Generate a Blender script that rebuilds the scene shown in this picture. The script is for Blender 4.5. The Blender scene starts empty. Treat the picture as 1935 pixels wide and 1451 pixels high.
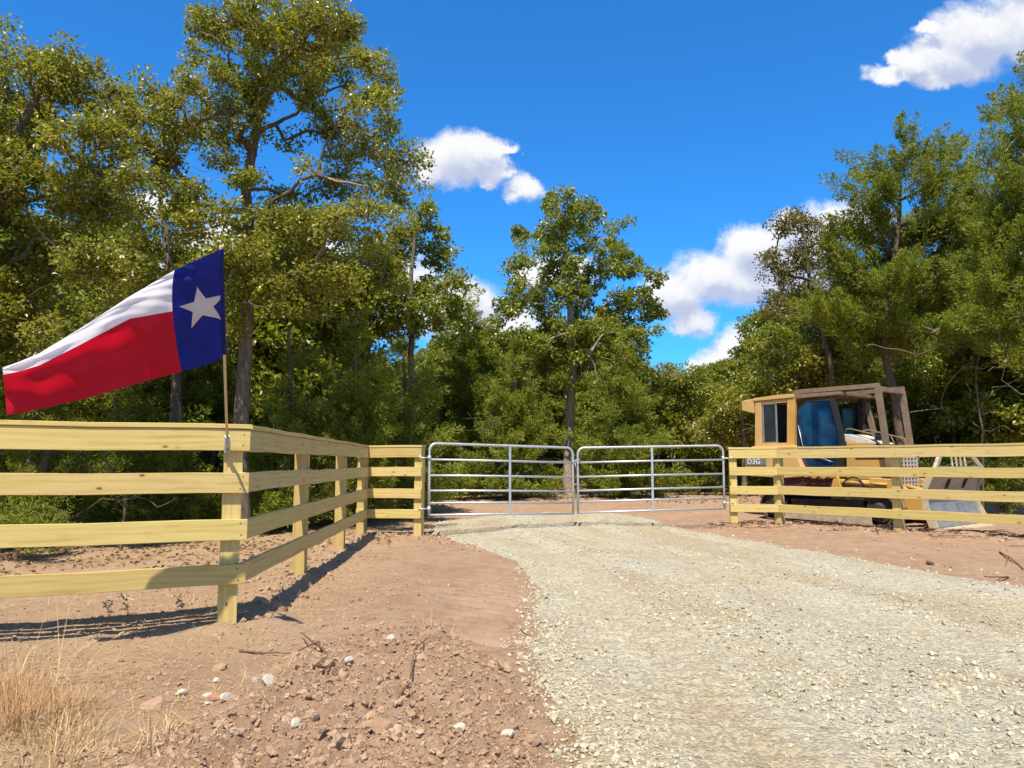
import bpy, bmesh, math, random
import numpy as np
from mathutils import Vector, Matrix
random.seed(7); RNG = np.random.default_rng(11)
SC = bpy.context.scene
COL = SC.collection

# ------------------------------------------------------------------ camera
CAMH = 1.22; FPX = 1453.0
PITCH = math.atan(149.5 / FPX)
cam = bpy.data.cameras.new("camera"); camo = bpy.data.objects.new("camera", cam); COL.objects.link(camo)
cam.sensor_fit = 'HORIZONTAL'; cam.sensor_width = 36; cam.lens = 36 * FPX / 1935
cam.clip_start = 0.05; cam.clip_end = 5000
camo.location = (0, 0, CAMH); camo.rotation_euler = (math.pi / 2 + PITCH, 0, 0)
SC.camera = camo

# ------------------------------------------------------------------ sun, sky, exposure
SUNV = Vector((-0.085, -0.53, 1.0)).normalized()
SUN_STRENGTH = 4.6; SKY_STRENGTH = 0.10; EXPOSURE = 0.74
sl = bpy.data.lights.new("sun", 'SUN'); sl.energy = SUN_STRENGTH; sl.angle = math.radians(0.53); sl.color = (1.0, 0.93, 0.79)
so = bpy.data.objects.new("sun", sl); COL.objects.link(so)
so.rotation_euler = (-SUNV).to_track_quat('-Z', 'Y').to_euler(); so.location = (-4, -20, 40)
SC.view_settings.view_transform = 'Standard'; SC.view_settings.look = 'None'
SC.view_settings.exposure = EXPOSURE; SC.view_settings.gamma = 1.0

def N(nt, typ, **kw):
    n = nt.nodes.new(typ)
    for k, v in kw.items():
        if k.startswith('i_'):
            key = k[2:]; key = int(key) if key.isdigit() else key.replace('_', ' ')
            n.inputs[key].default_value = v
        else: setattr(n, k, v)
    return n
def L(nt, a, b): nt.links.new(a, b)
def M_(nt, op, a=None, b=None, c=None, clamp=False):
    n = nt.nodes.new('ShaderNodeMath'); n.operation = op; n.use_clamp = clamp
    for i, v in enumerate((a, b, c)):
        if v is None: continue
        if isinstance(v, (int, float)): n.inputs[i].default_value = v
        else: nt.links.new(v, n.inputs[i])
    return n.outputs[0]
def ramp(nt, fac, stops):
    r = nt.nodes.new('ShaderNodeValToRGB'); e = r.color_ramp.elements
    while len(e) < len(stops): e.new(0.5)
    for i, (p, c) in enumerate(stops):
        e[i].position = p; e[i].color = (*c, 1) if len(c) == 3 else c
    if fac is not None: nt.links.new(fac, r.inputs[0])
    return r.outputs[0]
def mixc(nt, fac, a, b, mode='MIX'):
    n = nt.nodes.new('ShaderNodeMix'); n.data_type = 'RGBA'; n.blend_type = mode
    for idx, v in ((0, fac), (6, a), (7, b)):
        if isinstance(v, (int, float)): n.inputs[idx].default_value = v
        elif isinstance(v, tuple): n.inputs[idx].default_value = (*v, 1) if len(v) == 3 else v
        else: nt.links.new(v, n.inputs[idx])
    return n.outputs[2]

# clouds stand in the sky by direction: u = x / y, v = z / y  (azimuth and height above the horizon)
CLOUDS = [(868,302,92,54),(905,290,60,44),(822,318,46,40),(930,318,46,34),(953,284,34,10),(948,326,26,17),(922,342,24,14),(992,354,42,32),
  (1690,142,66,26),(1730,118,52,36),(1790,112,100,58),(1862,72,110,72),(1940,50,100,100),(1762,152,62,24),(1756,52,30,18),(1690,110,22,22),
  (1492,424,50,40),(1425,470,84,56),(1345,520,92,58),(1278,556,70,52),(1405,536,86,52),(1305,606,50,26),(1530,480,100,84),(1600,420,90,50),
  (1352,694,44,44),(1395,656,46,44),(1440,640,60,46),(1500,610,80,56),(1580,590,110,80),(1320,700,30,30),
  (285,392,50,30),(470,440,110,46),(400,460,90,40),(560,500,150,70),(700,560,170,90),(850,590,110,70),(1010,520,50,34),(930,640,150,70),(1060,510,70,40),
  (180,500,160,80),(1750,560,160,70),(1880,480,120,60)]
def cloud_group():
    g = bpy.data.node_groups.new("cloud_field", 'ShaderNodeTree')
    g.interface.new_socket("P", in_out='INPUT', socket_type='NodeSocketVector')
    g.interface.new_socket("D", in_out='OUTPUT', socket_type='NodeSocketFloat')
    gi = g.nodes.new('NodeGroupInput'); go = g.nodes.new('NodeGroupOutput')
    n1 = N(g, 'ShaderNodeTexNoise', i_Scale=9.0, i_Detail=6.0, i_Roughness=0.62, i_Distortion=0.35)
    L(g, gi.outputs[0], n1.inputs['Vector'])
    n2 = N(g, 'ShaderNodeTexNoise', i_Scale=30.0, i_Detail=7.0, i_Roughness=0.68)
    L(g, gi.outputs[0], n2.inputs['Vector'])
    # bend the outline with the noise before the puffs are measured
    off = N(g, 'ShaderNodeVectorMath', operation='SUBTRACT'); L(g, n2.outputs['Color'], off.inputs[0]); off.inputs[1].default_value = (.5, .5, .5)
    sc = N(g, 'ShaderNodeVectorMath', operation='MULTIPLY'); L(g, off.outputs[0], sc.inputs[0]); sc.inputs[1].default_value = (.05, .04, 0)
    ad = N(g, 'ShaderNodeVectorMath', operation='ADD'); L(g, gi.outputs[0], ad.inputs[0]); L(g, sc.outputs[0], ad.inputs[1])
    acc = None
    for (px, py, rx, ry) in CLOUDS:
        y = -(py - 725.5) / FPX; x = (px - 967.5) / FPX
        dy = math.cos(PITCH) - y * math.sin(PITCH); dz = math.sin(PITCH) + y * math.cos(PITCH)
        cu, cv = x / dy, dz / dy
        s = N(g, 'ShaderNodeVectorMath', operation='SUBTRACT'); L(g, ad.outputs[0], s.inputs[0]); s.inputs[1].default_value = (cu, cv, 0)
        m = N(g, 'ShaderNodeVectorMath', operation='MULTIPLY'); L(g, s.outputs[0], m.inputs[0]); m.inputs[1].default_value = (FPX / rx, FPX / ry, 0)
        d = N(g, 'ShaderNodeVectorMath', operation='LENGTH'); L(g, m.outputs[0], d.inputs[0])
        f = M_(g, 'SUBTRACT', 1.25, d.outputs['Value'])
        acc = f if acc is None else M_(g, 'SMOOTH_MAX', acc, f, 0.25)
    nn = M_(g, 'MULTIPLY_ADD', n1.outputs['Fac'], 1.5, -0.85)
    L(g, M_(g, 'ADD', acc, nn), go.inputs[0])
    return g
def make_world():
    w = bpy.data.worlds.new("World"); SC.world = w; w.use_nodes = True
    nt = w.node_tree; nt.nodes.clear()
    out = N(nt, 'ShaderNodeOutputWorld')
    sky = N(nt, 'ShaderNodeTexSky', sky_type='NISHITA', sun_disc=False)
    sky.sun_elevation = math.asin(SUNV.z); sky.sun_rotation = math.atan2(SUNV.x, SUNV.y)
    sky.altitude = 120; sky.air_density = 1.0; sky.dust_density = 0.25; sky.ozone_density = 2.2
    tc = N(nt, 'ShaderNodeTexCoord'); sep = N(nt, 'ShaderNodeSeparateXYZ'); L(nt, tc.outputs['Generated'], sep.inputs[0])
    # away from the sun the sky is a deeper blue than beside it
    dp = N(nt, 'ShaderNodeVectorMath', operation='DOT_PRODUCT'); L(nt, tc.outputs['Generated'], dp.inputs[0]); dp.inputs[1].default_value = SUNV
    away = N(nt, 'ShaderNodeMapRange', interpolation_type='SMOOTHSTEP'); L(nt, dp.outputs['Value'], away.inputs[0])
    away.inputs[1].default_value = 0.78; away.inputs[2].default_value = 0.4
    deep = mixc(nt, 1.0, sky.outputs[0], SKY_TINT, 'MULTIPLY')
    skyc = mixc(nt, away.outputs[0], sky.outputs[0], deep)
    bg1 = N(nt, 'ShaderNodeBackground', i_Strength=SKY_STRENGTH); L(nt, skyc, bg1.inputs[0])
    u = M_(nt, 'DIVIDE', sep.outputs[0], M_(nt, 'MAXIMUM', sep.outputs[1], 0.02)); v = M_(nt, 'DIVIDE', sep.outputs[2], M_(nt, 'MAXIMUM', sep.outputs[1], 0.02))
    uv = N(nt, 'ShaderNodeCombineXYZ'); L(nt, u, uv.inputs[0]); L(nt, v, uv.inputs[1])
    grp = cloud_group()
    g1 = N(nt, 'ShaderNodeGroup'); g1.node_tree = grp; L(nt, uv.outputs[0], g1.inputs[0])
    up = N(nt, 'ShaderNodeVectorMath', operation='ADD'); L(nt, uv.outputs[0], up.inputs[0]); up.inputs[1].default_value = (-0.008, 0.024, 0)
    g2 = N(nt, 'ShaderNodeGroup'); g2.node_tree = grp; L(nt, up.outputs[0], g2.inputs[0])
    cov = N(nt, 'ShaderNodeMapRange', interpolation_type='SMOOTHSTEP'); L(nt, g1.outputs[0], cov.inputs[0]); cov.inputs[1].default_value = 0.0; cov.inputs[2].default_value = 0.58
    front = M_(nt, 'GREATER_THAN', sep.outputs[1], 0.05)
    covf = M_(nt, 'MULTIPLY', M_(nt, 'MULTIPLY', cov.outputs[0], front), 0.97)
    cloud_shade = N(nt, 'ShaderNodeMapRange', interpolation_type='SMOOTHSTEP'); L(nt, M_(nt, 'SUBTRACT', g2.outputs[0], M_(nt, 'MULTIPLY', g1.outputs[0], 0.45)), cloud_shade.inputs[0]); cloud_shade.inputs[1].default_value = -0.2; cloud_shade.inputs[2].default_value = 0.75
    cc = ramp(nt, cloud_shade.outputs[0], [(0.0, (1.0, 1.0, 1.0)), (0.45, (0.80, 0.83, 0.92)), (1.0, (0.54, 0.60, 0.80))])  # cloud shading painted into the colour: white tops, grey-blue where cloud lies above
    bg2 = N(nt, 'ShaderNodeBackground', i_Strength=0.60); L(nt, cc, bg2.inputs[0])
    mx = N(nt, 'ShaderNodeMixShader'); L(nt, covf, mx.inputs[0]); L(nt, bg1.outputs[0], mx.inputs[1]); L(nt, bg2.outputs[0], mx.inputs[2])
    L(nt, mx.outputs[0], out.inputs[0])
SKY_TINT = (0.20, 0.80, 1.36)
make_world()

# ------------------------------------------------------------------ helpers
_th = PITCH
def ray(px, py):
    x = (px - 967.5) / FPX; y = -(py - 725.5) / FPX
    return Vector((x, math.cos(_th) - y * math.sin(_th), math.sin(_th) + y * math.cos(_th)))
def at(px, py, Y):
    d = ray(px, py); return Vector((0, 0, CAMH)) + d * (Y / d.y)
def on_ground(px, py):
    d = ray(px, py); z = 0.0
    for _ in range(5):
        t = (z - CAMH) / d.z; p = d * t; z = float(base_h(np.array([p.x]), np.array([p.y]))[0])
    return Vector((p.x, p.y, z))
def tag(o, label=None, cat=None, group=None, kind=None):
    if label: o['label'] = label
    if cat: o['category'] = cat
    if group: o['group'] = group
    if kind: o['kind'] = kind
    return o
def empty(name, loc, label, cat, group=None, rot=(0, 0, 0)):
    o = bpy.data.objects.new(name, None); COL.objects.link(o); o.location = loc; o.rotation_euler = rot
    o.empty_display_size = 0.2
    return tag(o, label, cat, group)
def link(name, me, mat=None, parent=None, world=True):
    """links a mesh; with world=True its vertices are in world metres although it hangs under parent"""
    o = bpy.data.objects.new(name, me); COL.objects.link(o)
    if mat is not None:
        for m in (mat if isinstance(mat, (list, tuple)) else [mat]): me.materials.append(m)
    if parent is not None:
        o.parent = parent
        if world: o.location = -parent.location
    return o
def np_mesh(name, V, F, smooth=False, mi=None):
    V = np.asarray(V, np.float32); me = bpy.data.meshes.new(name)
    if not isinstance(F, list): F = [F]
    F = [np.asarray(f, np.int32) for f in F if len(f)]
    me.vertices.add(len(V)); me.vertices.foreach_set('co', V.ravel())
    nl = sum(f.size for f in F); npoly = sum(len(f) for f in F)
    me.loops.add(nl); me.loops.foreach_set('vertex_index', np.concatenate([f.ravel() for f in F]))
    me.polygons.add(npoly)
    st = []; o = 0
    for f in F:
        k = f.shape[1]; st.append(o + np.arange(len(f)) * k); o += f.size
    me.polygons.foreach_set('loop_start', np.concatenate(st).astype(np.int32))
    if mi is not None: me.polygons.foreach_set('material_index', np.asarray(mi, np.int32))
    me.update(calc_edges=True)
    me.polygons.foreach_set('use_smooth', np.full(npoly, bool(smooth)))
    me.validate()
    return me
def bm_mesh(name, bm, smooth=False):
    bmesh.ops.recalc_face_normals(bm, faces=bm.faces)
    me = bpy.data.meshes.new(name); bm.to_mesh(me); bm.free()
    if smooth:
        me.polygons.foreach_set('use_smooth', np.full(len(me.polygons), True))
    return me
def add_box(bm, x0, x1, y0, y1, z0, z1, bev=0.0, mat=None):
    r = bmesh.ops.create_cube(bm, size=1.0); vs = r['verts']
    for v in vs:
        v.co = Vector((x0 + (v.co.x + .5) * (x1 - x0), y0 + (v.co.y + .5) * (y1 - y0), z0 + (v.co.z + .5) * (z1 - z0)))
    if bev > 0:
        es = list({e for v in vs for e in v.link_edges})
        r2 = bmesh.ops.bevel(bm, geom=es, offset=bev, segments=2, profile=0.6, affect='EDGES', clamp_overlap=True)
        vs = list({v for f in r2['faces'] for v in f.verts} | {v for v in vs if v.is_valid})
    if mat is not None:
        for v in vs: v.co = mat @ v.co
    return vs
def add_prism(bm, poly, y0, y1, axis='y', bev=0.0):
    """polygon of (a, b) pairs extruded between y0 and y1; axis y: (x, z); axis x: (y, z); axis z: (x, y)"""
    def P(a, b, c): return {'y': (a, c, b), 'x': (c, a, b), 'z': (a, b, c)}[axis]
    A = [bm.verts.new(P(a, b, y0)) for a, b in poly]; B = [bm.verts.new(P(a, b, y1)) for a, b in poly]
    fs = [bm.faces.new(A[::-1]), bm.faces.new(B)]; n = len(poly)
    for i in range(n): fs.append(bm.faces.new((A[i], A[(i + 1) % n], B[(i + 1) % n], B[i])))
    if bev > 0:
        es = list({e for f in fs for e in f.edges})
        bmesh.ops.bevel(bm, geom=es, offset=bev, segments=2, profile=0.6, affect='EDGES', clamp_overlap=True)
def add_tube(bm, pts, r, n=10, caps=True, closed=False):
    pts = [Vector(p) for p in pts]; rs = r if isinstance(r, (list, tuple)) else [r] * len(pts)
    rings = []; ref = None; m = len(pts)
    for i, p in enumerate(pts):
        if closed: d = pts[(i + 1) % m] - pts[i - 1]
        else: d = pts[min(i + 1, m - 1)] - pts[max(i - 1, 0)]
        d.normalize()
        if ref is None: ref = Vector((0, 0, 1)) if abs(d.z) < 0.9 else Vector((1, 0, 0))
        a = ref - d * ref.dot(d); a.normalize(); b = d.cross(a); ref = a
        rings.append([bm.verts.new(p + (a * math.cos(2 * math.pi * k / n) + b * math.sin(2 * math.pi * k / n)) * rs[i]) for k in range(n)])
    for i in range(m if closed else m - 1):
        A = rings[i]; B = rings[(i + 1) % m]
        for k in range(n): bm.faces.new((A[k], A[(k + 1) % n], B[(k + 1) % n], B[k])).smooth = True
    if caps and not closed:
        bm.faces.new(rings[0][::-1]); bm.faces.new(rings[-1])
def arc(c, r, a0, a1, n, plane='xz'):
    out = []
    for i in range(n + 1):
        t = a0 + (a1 - a0) * i / n
        if plane == 'xz': out.append(Vector((c[0] + r * math.cos(t), c[1], c[2] + r * math.sin(t))))
        else: out.append(Vector((c[0] + r * math.cos(t), c[1] + r * math.sin(t), c[2])))
    return out

# gradient noise on arrays
_PT = np.random.default_rng(5).permutation(512); _PT = np.concatenate([_PT, _PT, _PT])
_GA = np.random.default_rng(6).uniform(0, 2 * np.pi, 512)
def pn(x, y):
    xi = np.floor(x).astype(np.int64); yi = np.floor(y).astype(np.int64); xf = x - xi; yf = y - yi
    u = xf * xf * xf * (xf * (xf * 6 - 15) + 10); v = yf * yf * yf * (yf * (yf * 6 - 15) + 10)
    def g(ix, iy, dx, dy):
        a = _GA[_PT[_PT[ix % 512] + (iy % 512)] % 512]; return np.cos(a) * dx + np.sin(a) * dy
    n00 = g(xi, yi, xf, yf); n10 = g(xi + 1, yi, xf - 1, yf); n01 = g(xi, yi + 1, xf, yf - 1); n11 = g(xi + 1, yi + 1, xf - 1, yf - 1)
    return (n00 * (1 - u) + n10 * u) * (1 - v) + (n01 * (1 - u) + n11 * u) * v
def fbm(x, y, o=4):
    s = 0; a = 1; f = 1
    for k in range(o): s = s + a * pn(x * f + 17.3 * k, y * f + 9.1 * k); a *= .5; f *= 2.03
    return s
def sst(x, a, b):
    t = np.clip((x - a) / (b - a), 0, 1); return t * t * (3 - 2 * t)
def poly_sd(x, y, P):
    """signed distance, positive inside"""
    d = np.full(x.shape, 1e9); ins = np.zeros(x.shape, bool); n = len(P)
    for i in range(n):
        ax, ay = P[i]; bx, by = P[(i + 1) % n]; ex, ey = bx - ax, by - ay
        t = np.clip(((x - ax) * ex + (y - ay) * ey) / (ex * ex + ey * ey), 0, 1)
        d = np.minimum(d, np.hypot(x - ax - t * ex, y - ay - t * ey))
        c = ((ay > y) != (by > y)); ins ^= c & (x < (bx - ax) * (y - ay) / ((by - ay) if by != ay else 1e-9) + ax)
    return np.where(ins, d, -d)
# ------------------------------------------------------------------ materials
def new_mat(name):
    m = bpy.data.materials.new(name); m.use_nodes = True; nt = m.node_tree
    return m, nt, nt.nodes['Principled BSDF']
def obj_coord(nt, per_object=False):
    tc = N(nt, 'ShaderNodeTexCoord'); v = tc.outputs['Object']
    if per_object:
        oi = N(nt, 'ShaderNodeObjectInfo'); c = N(nt, 'ShaderNodeCombineXYZ')
        for i, k in enumerate((37.0, 11.0, 23.0)): L(nt, M_(nt, 'MULTIPLY', oi.outputs['Random'], k), c.inputs[i])
        a = N(nt, 'ShaderNodeVectorMath', operation='ADD'); L(nt, v, a.inputs[0]); L(nt, c.outputs[0], a.inputs[1]); v = a.outputs[0]
        return v, oi.outputs['Random']
    return v
def noise(nt, v, scale, detail=4, rough=.55, dist=0.0):
    n = N(nt, 'ShaderNodeTexNoise', i_Scale=scale, i_Detail=detail, i_Roughness=rough, i_Distortion=dist)
    if v is not None: L(nt, v, n.inputs['Vector'])
    return n.outputs['Fac']
def scaled(nt, v, s):
    m = N(nt, 'ShaderNodeVectorMath', operation='MULTIPLY'); L(nt, v, m.inputs[0]); m.inputs[1].default_value = s; return m.outputs[0]
def bump(nt, bs, h, strength, dist):
    b = N(nt, 'ShaderNodeBump', i_Strength=strength, i_Distance=dist); L(nt, h, b.inputs['Height']); L(nt, b.outputs[0], bs.inputs['Normal'])

def mat_wood():
    m, nt, bs = new_mat('pressure_treated_pine')
    v, rnd = obj_coord(nt, True)
    g = noise(nt, scaled(nt, v, (1.1, 16, 16)), 2.2, 5, .6, .8)
    rings = N(nt, 'ShaderNodeTexWave', wave_type='RINGS', rings_direction='X', i_Scale=4.2, i_Distortion=8.5, i_Detail=2.0)
    L(nt, scaled(nt, v, (.16, 1.5, 1.5)), rings.inputs['Vector']); rings.inputs['Detail Scale'].default_value = 1.4
    grain = M_(nt, 'ADD', M_(nt, 'MULTIPLY', g, .80), M_(nt, 'MULTIPLY', rings.outputs['Fac'], .20))
    c = ramp(nt, grain, [(.18, (.36, .23, .07)), (.42, (.56, .41, .145)), (.8, (.67, .53, .23))])
    big = noise(nt, scaled(nt, v, (.8, 2, 2)), 1.6, 3)
    c = mixc(nt, M_(nt, 'MULTIPLY', big, .38), c, (.47, .38, .17))
    tint = ramp(nt, rnd, [(0, (.80, .74, .60)), (.3, (1.02, 1, .98)), (.6, (.93, .90, .78)), (1, (.96, .98, .80))])
    c = mixc(nt, 1.0, c, tint, 'MULTIPLY')
    vo = N(nt, 'ShaderNodeTexVoronoi', i_Scale=1.0, i_Randomness=1.0); L(nt, scaled(nt, v, (4.2, 8.5, 8.5)), vo.inputs['Vector'])
    k = N(nt, 'ShaderNodeMapRange', interpolation_type='SMOOTHSTEP'); L(nt, M_(nt, 'ADD', vo.outputs['Distance'], M_(nt, 'MULTIPLY', g, .06)), k.inputs[0])
    k.inputs[1].default_value = .14; k.inputs[2].default_value = .085
    halo = N(nt, 'ShaderNodeMapRange', interpolation_type='SMOOTHSTEP'); L(nt, vo.outputs['Distance'], halo.inputs[0]); halo.inputs[1].default_value = .3; halo.inputs[2].default_value = .08
    c = mixc(nt, M_(nt, 'MULTIPLY', halo.outputs[0], .3), c, (.42, .24, .06))
    c = mixc(nt, M_(nt, 'MULTIPLY', k.outputs[0], .9), c, (.09, .045, .015))
    L(nt, c, bs.inputs['Base Color']); bs.inputs['Roughness'].default_value = .62
    bump(nt, bs, grain, .25, .002)
    return m
def mat_plain(name, col, rough=.5, metal=0.0, var=.15, scale=6.0, spec=.5, dirt=None, dirt_amt=.4, bmp=0.0):
    m, nt, bs = new_mat(name); v = obj_coord(nt)
    n = noise(nt, v, scale, 6, .65)
    lo = tuple(x * (1 - var) for x in col); hi = tuple(min(1, x * (1 + var)) for x in col)
    c = ramp(nt, n, [(.3, lo), (.7, hi)])
    if dirt:
        d = noise(nt, v, scale * .55 + 1.3, 8, .7)
        dm = N(nt, 'ShaderNodeMapRange'); L(nt, d, dm.inputs[0]); dm.inputs[1].default_value = .48; dm.inputs[2].default_value = .68; dm.inputs[4].default_value = dirt_amt
        c = mixc(nt, dm.outputs[0], c, dirt)
    L(nt, c, bs.inputs['Base Color'])
    r = N(nt, 'ShaderNodeMapRange'); L(nt, n, r.inputs[0]); r.inputs[3].default_value = max(0, rough - .1); r.inputs[4].default_value = min(1, rough + .12)
    L(nt, r.outputs[0], bs.inputs['Roughness']); bs.inputs['Metallic'].default_value = metal; bs.inputs['Specular IOR Level'].default_value = spec
    if bmp: bump(nt, bs, noise(nt, v, scale * 6, 5, .6), .5, bmp)
    return m
def mat_leaf(name, cols, trans=.42, rough=.36, spec=.5):
    m, nt, bs = new_mat(name)
    ge = N(nt, 'ShaderNodeNewGeometry')
    v = obj_coord(nt)
    big = noise(nt, v, 1.25, 4, .6)
    f = M_(nt, 'ADD', M_(nt, 'MULTIPLY', ge.outputs['Random Per Island'], .58), M_(nt, 'MULTIPLY', M_(nt, 'SUBTRACT', big, .28), 1.0))
    c = ramp(nt, f, [(i / (len(cols) - 1), c) for i, c in enumerate(cols)])
    oi = N(nt, 'ShaderNodeObjectInfo'); c = mixc(nt, 1.0, c, ramp(nt, oi.outputs['Random'], [(0, (.93, .95, .95)), (.35, (1.0, 1.0, 1.0)), (.7, (.96, 1.0, .97)), (1, (1.08, 1.0, .9))]), 'MULTIPLY')
    L(nt, c, bs.inputs['Base Color']); bs.inputs['Roughness'].default_value = rough; bs.inputs['Specular IOR Level'].default_value = spec
    tr = N(nt, 'ShaderNodeBsdfTranslucent'); L(nt, mixc(nt, 1.0, c, (1.5, 1.55, .5), 'MULTIPLY'), tr.inputs[0])
    mx = N(nt, 'ShaderNodeMixShader', i_0=trans); L(nt, bs.outputs[0], mx.inputs[1]); L(nt, tr.outputs[0], mx.inputs[2])
    L(nt, mx.outputs[0], nt.nodes['Material Output'].inputs[0])
    return m
def mat_bark(name, a, b, c3):
    m, nt, bs = new_mat(name); v = obj_coord(nt)
    n = noise(nt, scaled(nt, v, (3.2, 3.2, .7)), 6.0, 6, .68)
    n2 = noise(nt, v, 2.2, 4)
    c = ramp(nt, n, [(.32, a), (.5, b), (.72, c3)])
    c = mixc(nt, M_(nt, 'MULTIPLY', n2, .35), c, c3)
    L(nt, c, bs.inputs['Base Color']); bs.inputs['Roughness'].default_value = .9; bs.inputs['Specular IOR Level'].default_value = .2
    bump(nt, bs, n, .9, .03)
    return m
def mat_ground():
    m, nt, bs = new_mat('red_brown_dirt'); v = obj_coord(nt)
    n1 = noise(nt, v, .8, 5, .6); n2 = noise(nt, v, 6, 6, .7); n3 = noise(nt, v, 45, 6, .75)
    c = ramp(nt, n2, [(.25, (.235, .138, .082)), (.5, (.35, .225, .145)), (.78, (.44, .30, .205))])
    c = mixc(nt, M_(nt, 'MULTIPLY', ramp(nt, n3, [(.4, (0, 0, 0)), (.7, (1, 1, 1))]), .4), c, (.47, .33, .225))
    # straw strewn, paler ground away from the fresh earth on the verge
    sep = N(nt, 'ShaderNodeSeparateXYZ'); L(nt, v, sep.inputs[0])
    w = N(nt, 'ShaderNodeMapRange', interpolation_type='SMOOTHSTEP'); L(nt, M_(nt, 'ADD', sep.outputs[0], M_(nt, 'MULTIPLY', n1, 1.6)), w.inputs[0])
    w.inputs[1].default_value = -.15; w.inputs[2].default_value = -1.5
    c = mixc(nt, M_(nt, 'MULTIPLY', w.outputs[0], .62), c, ramp(nt, n3, [(.3, (.30, .19, .10)), (.6, (.46, .325, .195))]))
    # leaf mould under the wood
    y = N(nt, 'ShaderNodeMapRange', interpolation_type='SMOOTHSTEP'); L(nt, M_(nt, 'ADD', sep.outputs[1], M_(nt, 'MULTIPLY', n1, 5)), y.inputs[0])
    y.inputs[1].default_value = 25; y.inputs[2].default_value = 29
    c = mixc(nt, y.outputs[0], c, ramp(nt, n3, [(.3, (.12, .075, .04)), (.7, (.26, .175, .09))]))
    red = ramp(nt, n1, [(.45, (0, 0, 0)), (.65, (1, 1, 1))])
    c = mixc(nt, M_(nt, 'MULTIPLY', red, .3), c, (.27, .14, .078))
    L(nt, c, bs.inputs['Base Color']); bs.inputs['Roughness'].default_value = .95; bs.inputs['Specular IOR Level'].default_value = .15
    h = M_(nt, 'ADD', M_(nt, 'MULTIPLY', n3, .5), noise(nt, v, 130, 4, .7))
    bump(nt, bs, h, .85, .020)
    return m
def mat_gravel_road():
    m, nt, bs = new_mat('crushed_limestone'); v = obj_coord(nt)
    at_ = N(nt, 'ShaderNodeAttribute', attribute_name='lane'); lan = at_.outputs['Vector']
    n1 = noise(nt, scaled(nt, lan, (1.5, .16, 1)), 1.3, 5, .62, .3); n2 = noise(nt, v, 9, 6, .72); n3 = noise(nt, v, 70, 5, .75)
    c = ramp(nt, n2, [(.25, (.33, .28, .19)), (.5, (.465, .41, .30)), (.75, (.565, .51, .39))])
    c = mixc(nt, M_(nt, 'MULTIPLY', ramp(nt, n1, [(.44, (0, 0, 0)), (.58, (1, 1, 1))]), .62), c, (.37, .275, .165))
    ls = N(nt, 'ShaderNodeSeparateXYZ'); L(nt, lan, ls.inputs[0]); wob = M_(nt, 'ADD', ls.outputs[0], M_(nt, 'MULTIPLY', M_(nt, 'SUBTRACT', n2, .5), .35)); tk = None
    for l0 in (.52, 2.2, 3.35):
        d_ = M_(nt, 'ABSOLUTE', M_(nt, 'SUBTRACT', wob, l0)); f_ = N(nt, 'ShaderNodeMapRange', interpolation_type='SMOOTHSTEP'); L(nt, d_, f_.inputs[0]); f_.inputs[1].default_value = .42; f_.inputs[2].default_value = .08
        tk = f_.outputs[0] if tk is None else M_(nt, 'MAXIMUM', tk, f_.outputs[0])
    c = mixc(nt, M_(nt, 'MULTIPLY', tk, .5), c, ramp(nt, n3, [(.3, (.36, .29, .185)), (.7, (.49, .415, .29))]))
    g1 = noise(nt, v, .6, 3); c = mixc(nt, M_(nt, 'MULTIPLY', ramp(nt, g1, [(.45, (0, 0, 0)), (.6, (1, 1, 1))]), .4), c, (.46, .45, .385))
    vo = N(nt, 'ShaderNodeTexVoronoi', i_Scale=55.0); L(nt, v, vo.inputs['Vector'])
    sp = ramp(nt, N_color_value(nt, vo.outputs['Color']), [(.2, (.55, .55, .55)), (.8, (1.25, 1.25, 1.22))])
    c = mixc(nt, .55, c, mixc(nt, 1.0, c, sp, 'MULTIPLY'))
    L(nt, c, bs.inputs['Base Color']); bs.inputs['Roughness'].default_value = .95; bs.inputs['Specular IOR Level'].default_value = .15
    h = M_(nt, 'ADD', M_(nt, 'MULTIPLY', vo.outputs['Distance'], -1.1), n3)
    bump(nt, bs, h, .9, .016)
    return m
def N_color_value(nt, col):
    s = N(nt, 'ShaderNodeSeparateColor'); L(nt, col, s.inputs[0]); return s.outputs[0]
def mat_island(name, cols, rough=.9, bmp=0.0, bscale=60):
    m, nt, bs = new_mat(name); ge = N(nt, 'ShaderNodeNewGeometry'); v = obj_coord(nt)
    c = ramp(nt, ge.outputs['Random Per Island'], [(i / (len(cols) - 1), c) for i, c in enumerate(cols)])
    n = noise(nt, v, bscale, 4, .65)
    c = mixc(nt, .45, c, mixc(nt, 1.0, c, ramp(nt, n, [(.3, (.6, .6, .6)), (.7, (1.25, 1.25, 1.25))]), 'MULTIPLY'))
    L(nt, c, bs.inputs['Base Color']); bs.inputs['Roughness'].default_value = rough; bs.inputs['Specular IOR Level'].default_value = .2
    if bmp: bump(nt, bs, n, .7, bmp)
    return m
def mat_cloth(name, col, trans=.35):
    m, nt, bs = new_mat(name); v = obj_coord(nt)
    n = noise(nt, v, 5, 3); c = ramp(nt, n, [(.3, tuple(x * .93 for x in col)), (.7, tuple(min(1, x * 1.05) for x in col))])
    L(nt, c, bs.inputs['Base Color']); bs.inputs['Roughness'].default_value = .55; bs.inputs['Specular IOR Level'].default_value = .3
    wv = noise(nt, v, 900, 2); bump(nt, bs, wv, .15, .001)
    tr = N(nt, 'ShaderNodeBsdfTranslucent'); L(nt, c, tr.inputs[0])
    mx = N(nt, 'ShaderNodeMixShader', i_0=trans); L(nt, bs.outputs[0], mx.inputs[1]); L(nt, tr.outputs[0], mx.inputs[2])
    L(nt, mx.outputs[0], nt.nodes['Material Output'].inputs[0])
    return m
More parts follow.
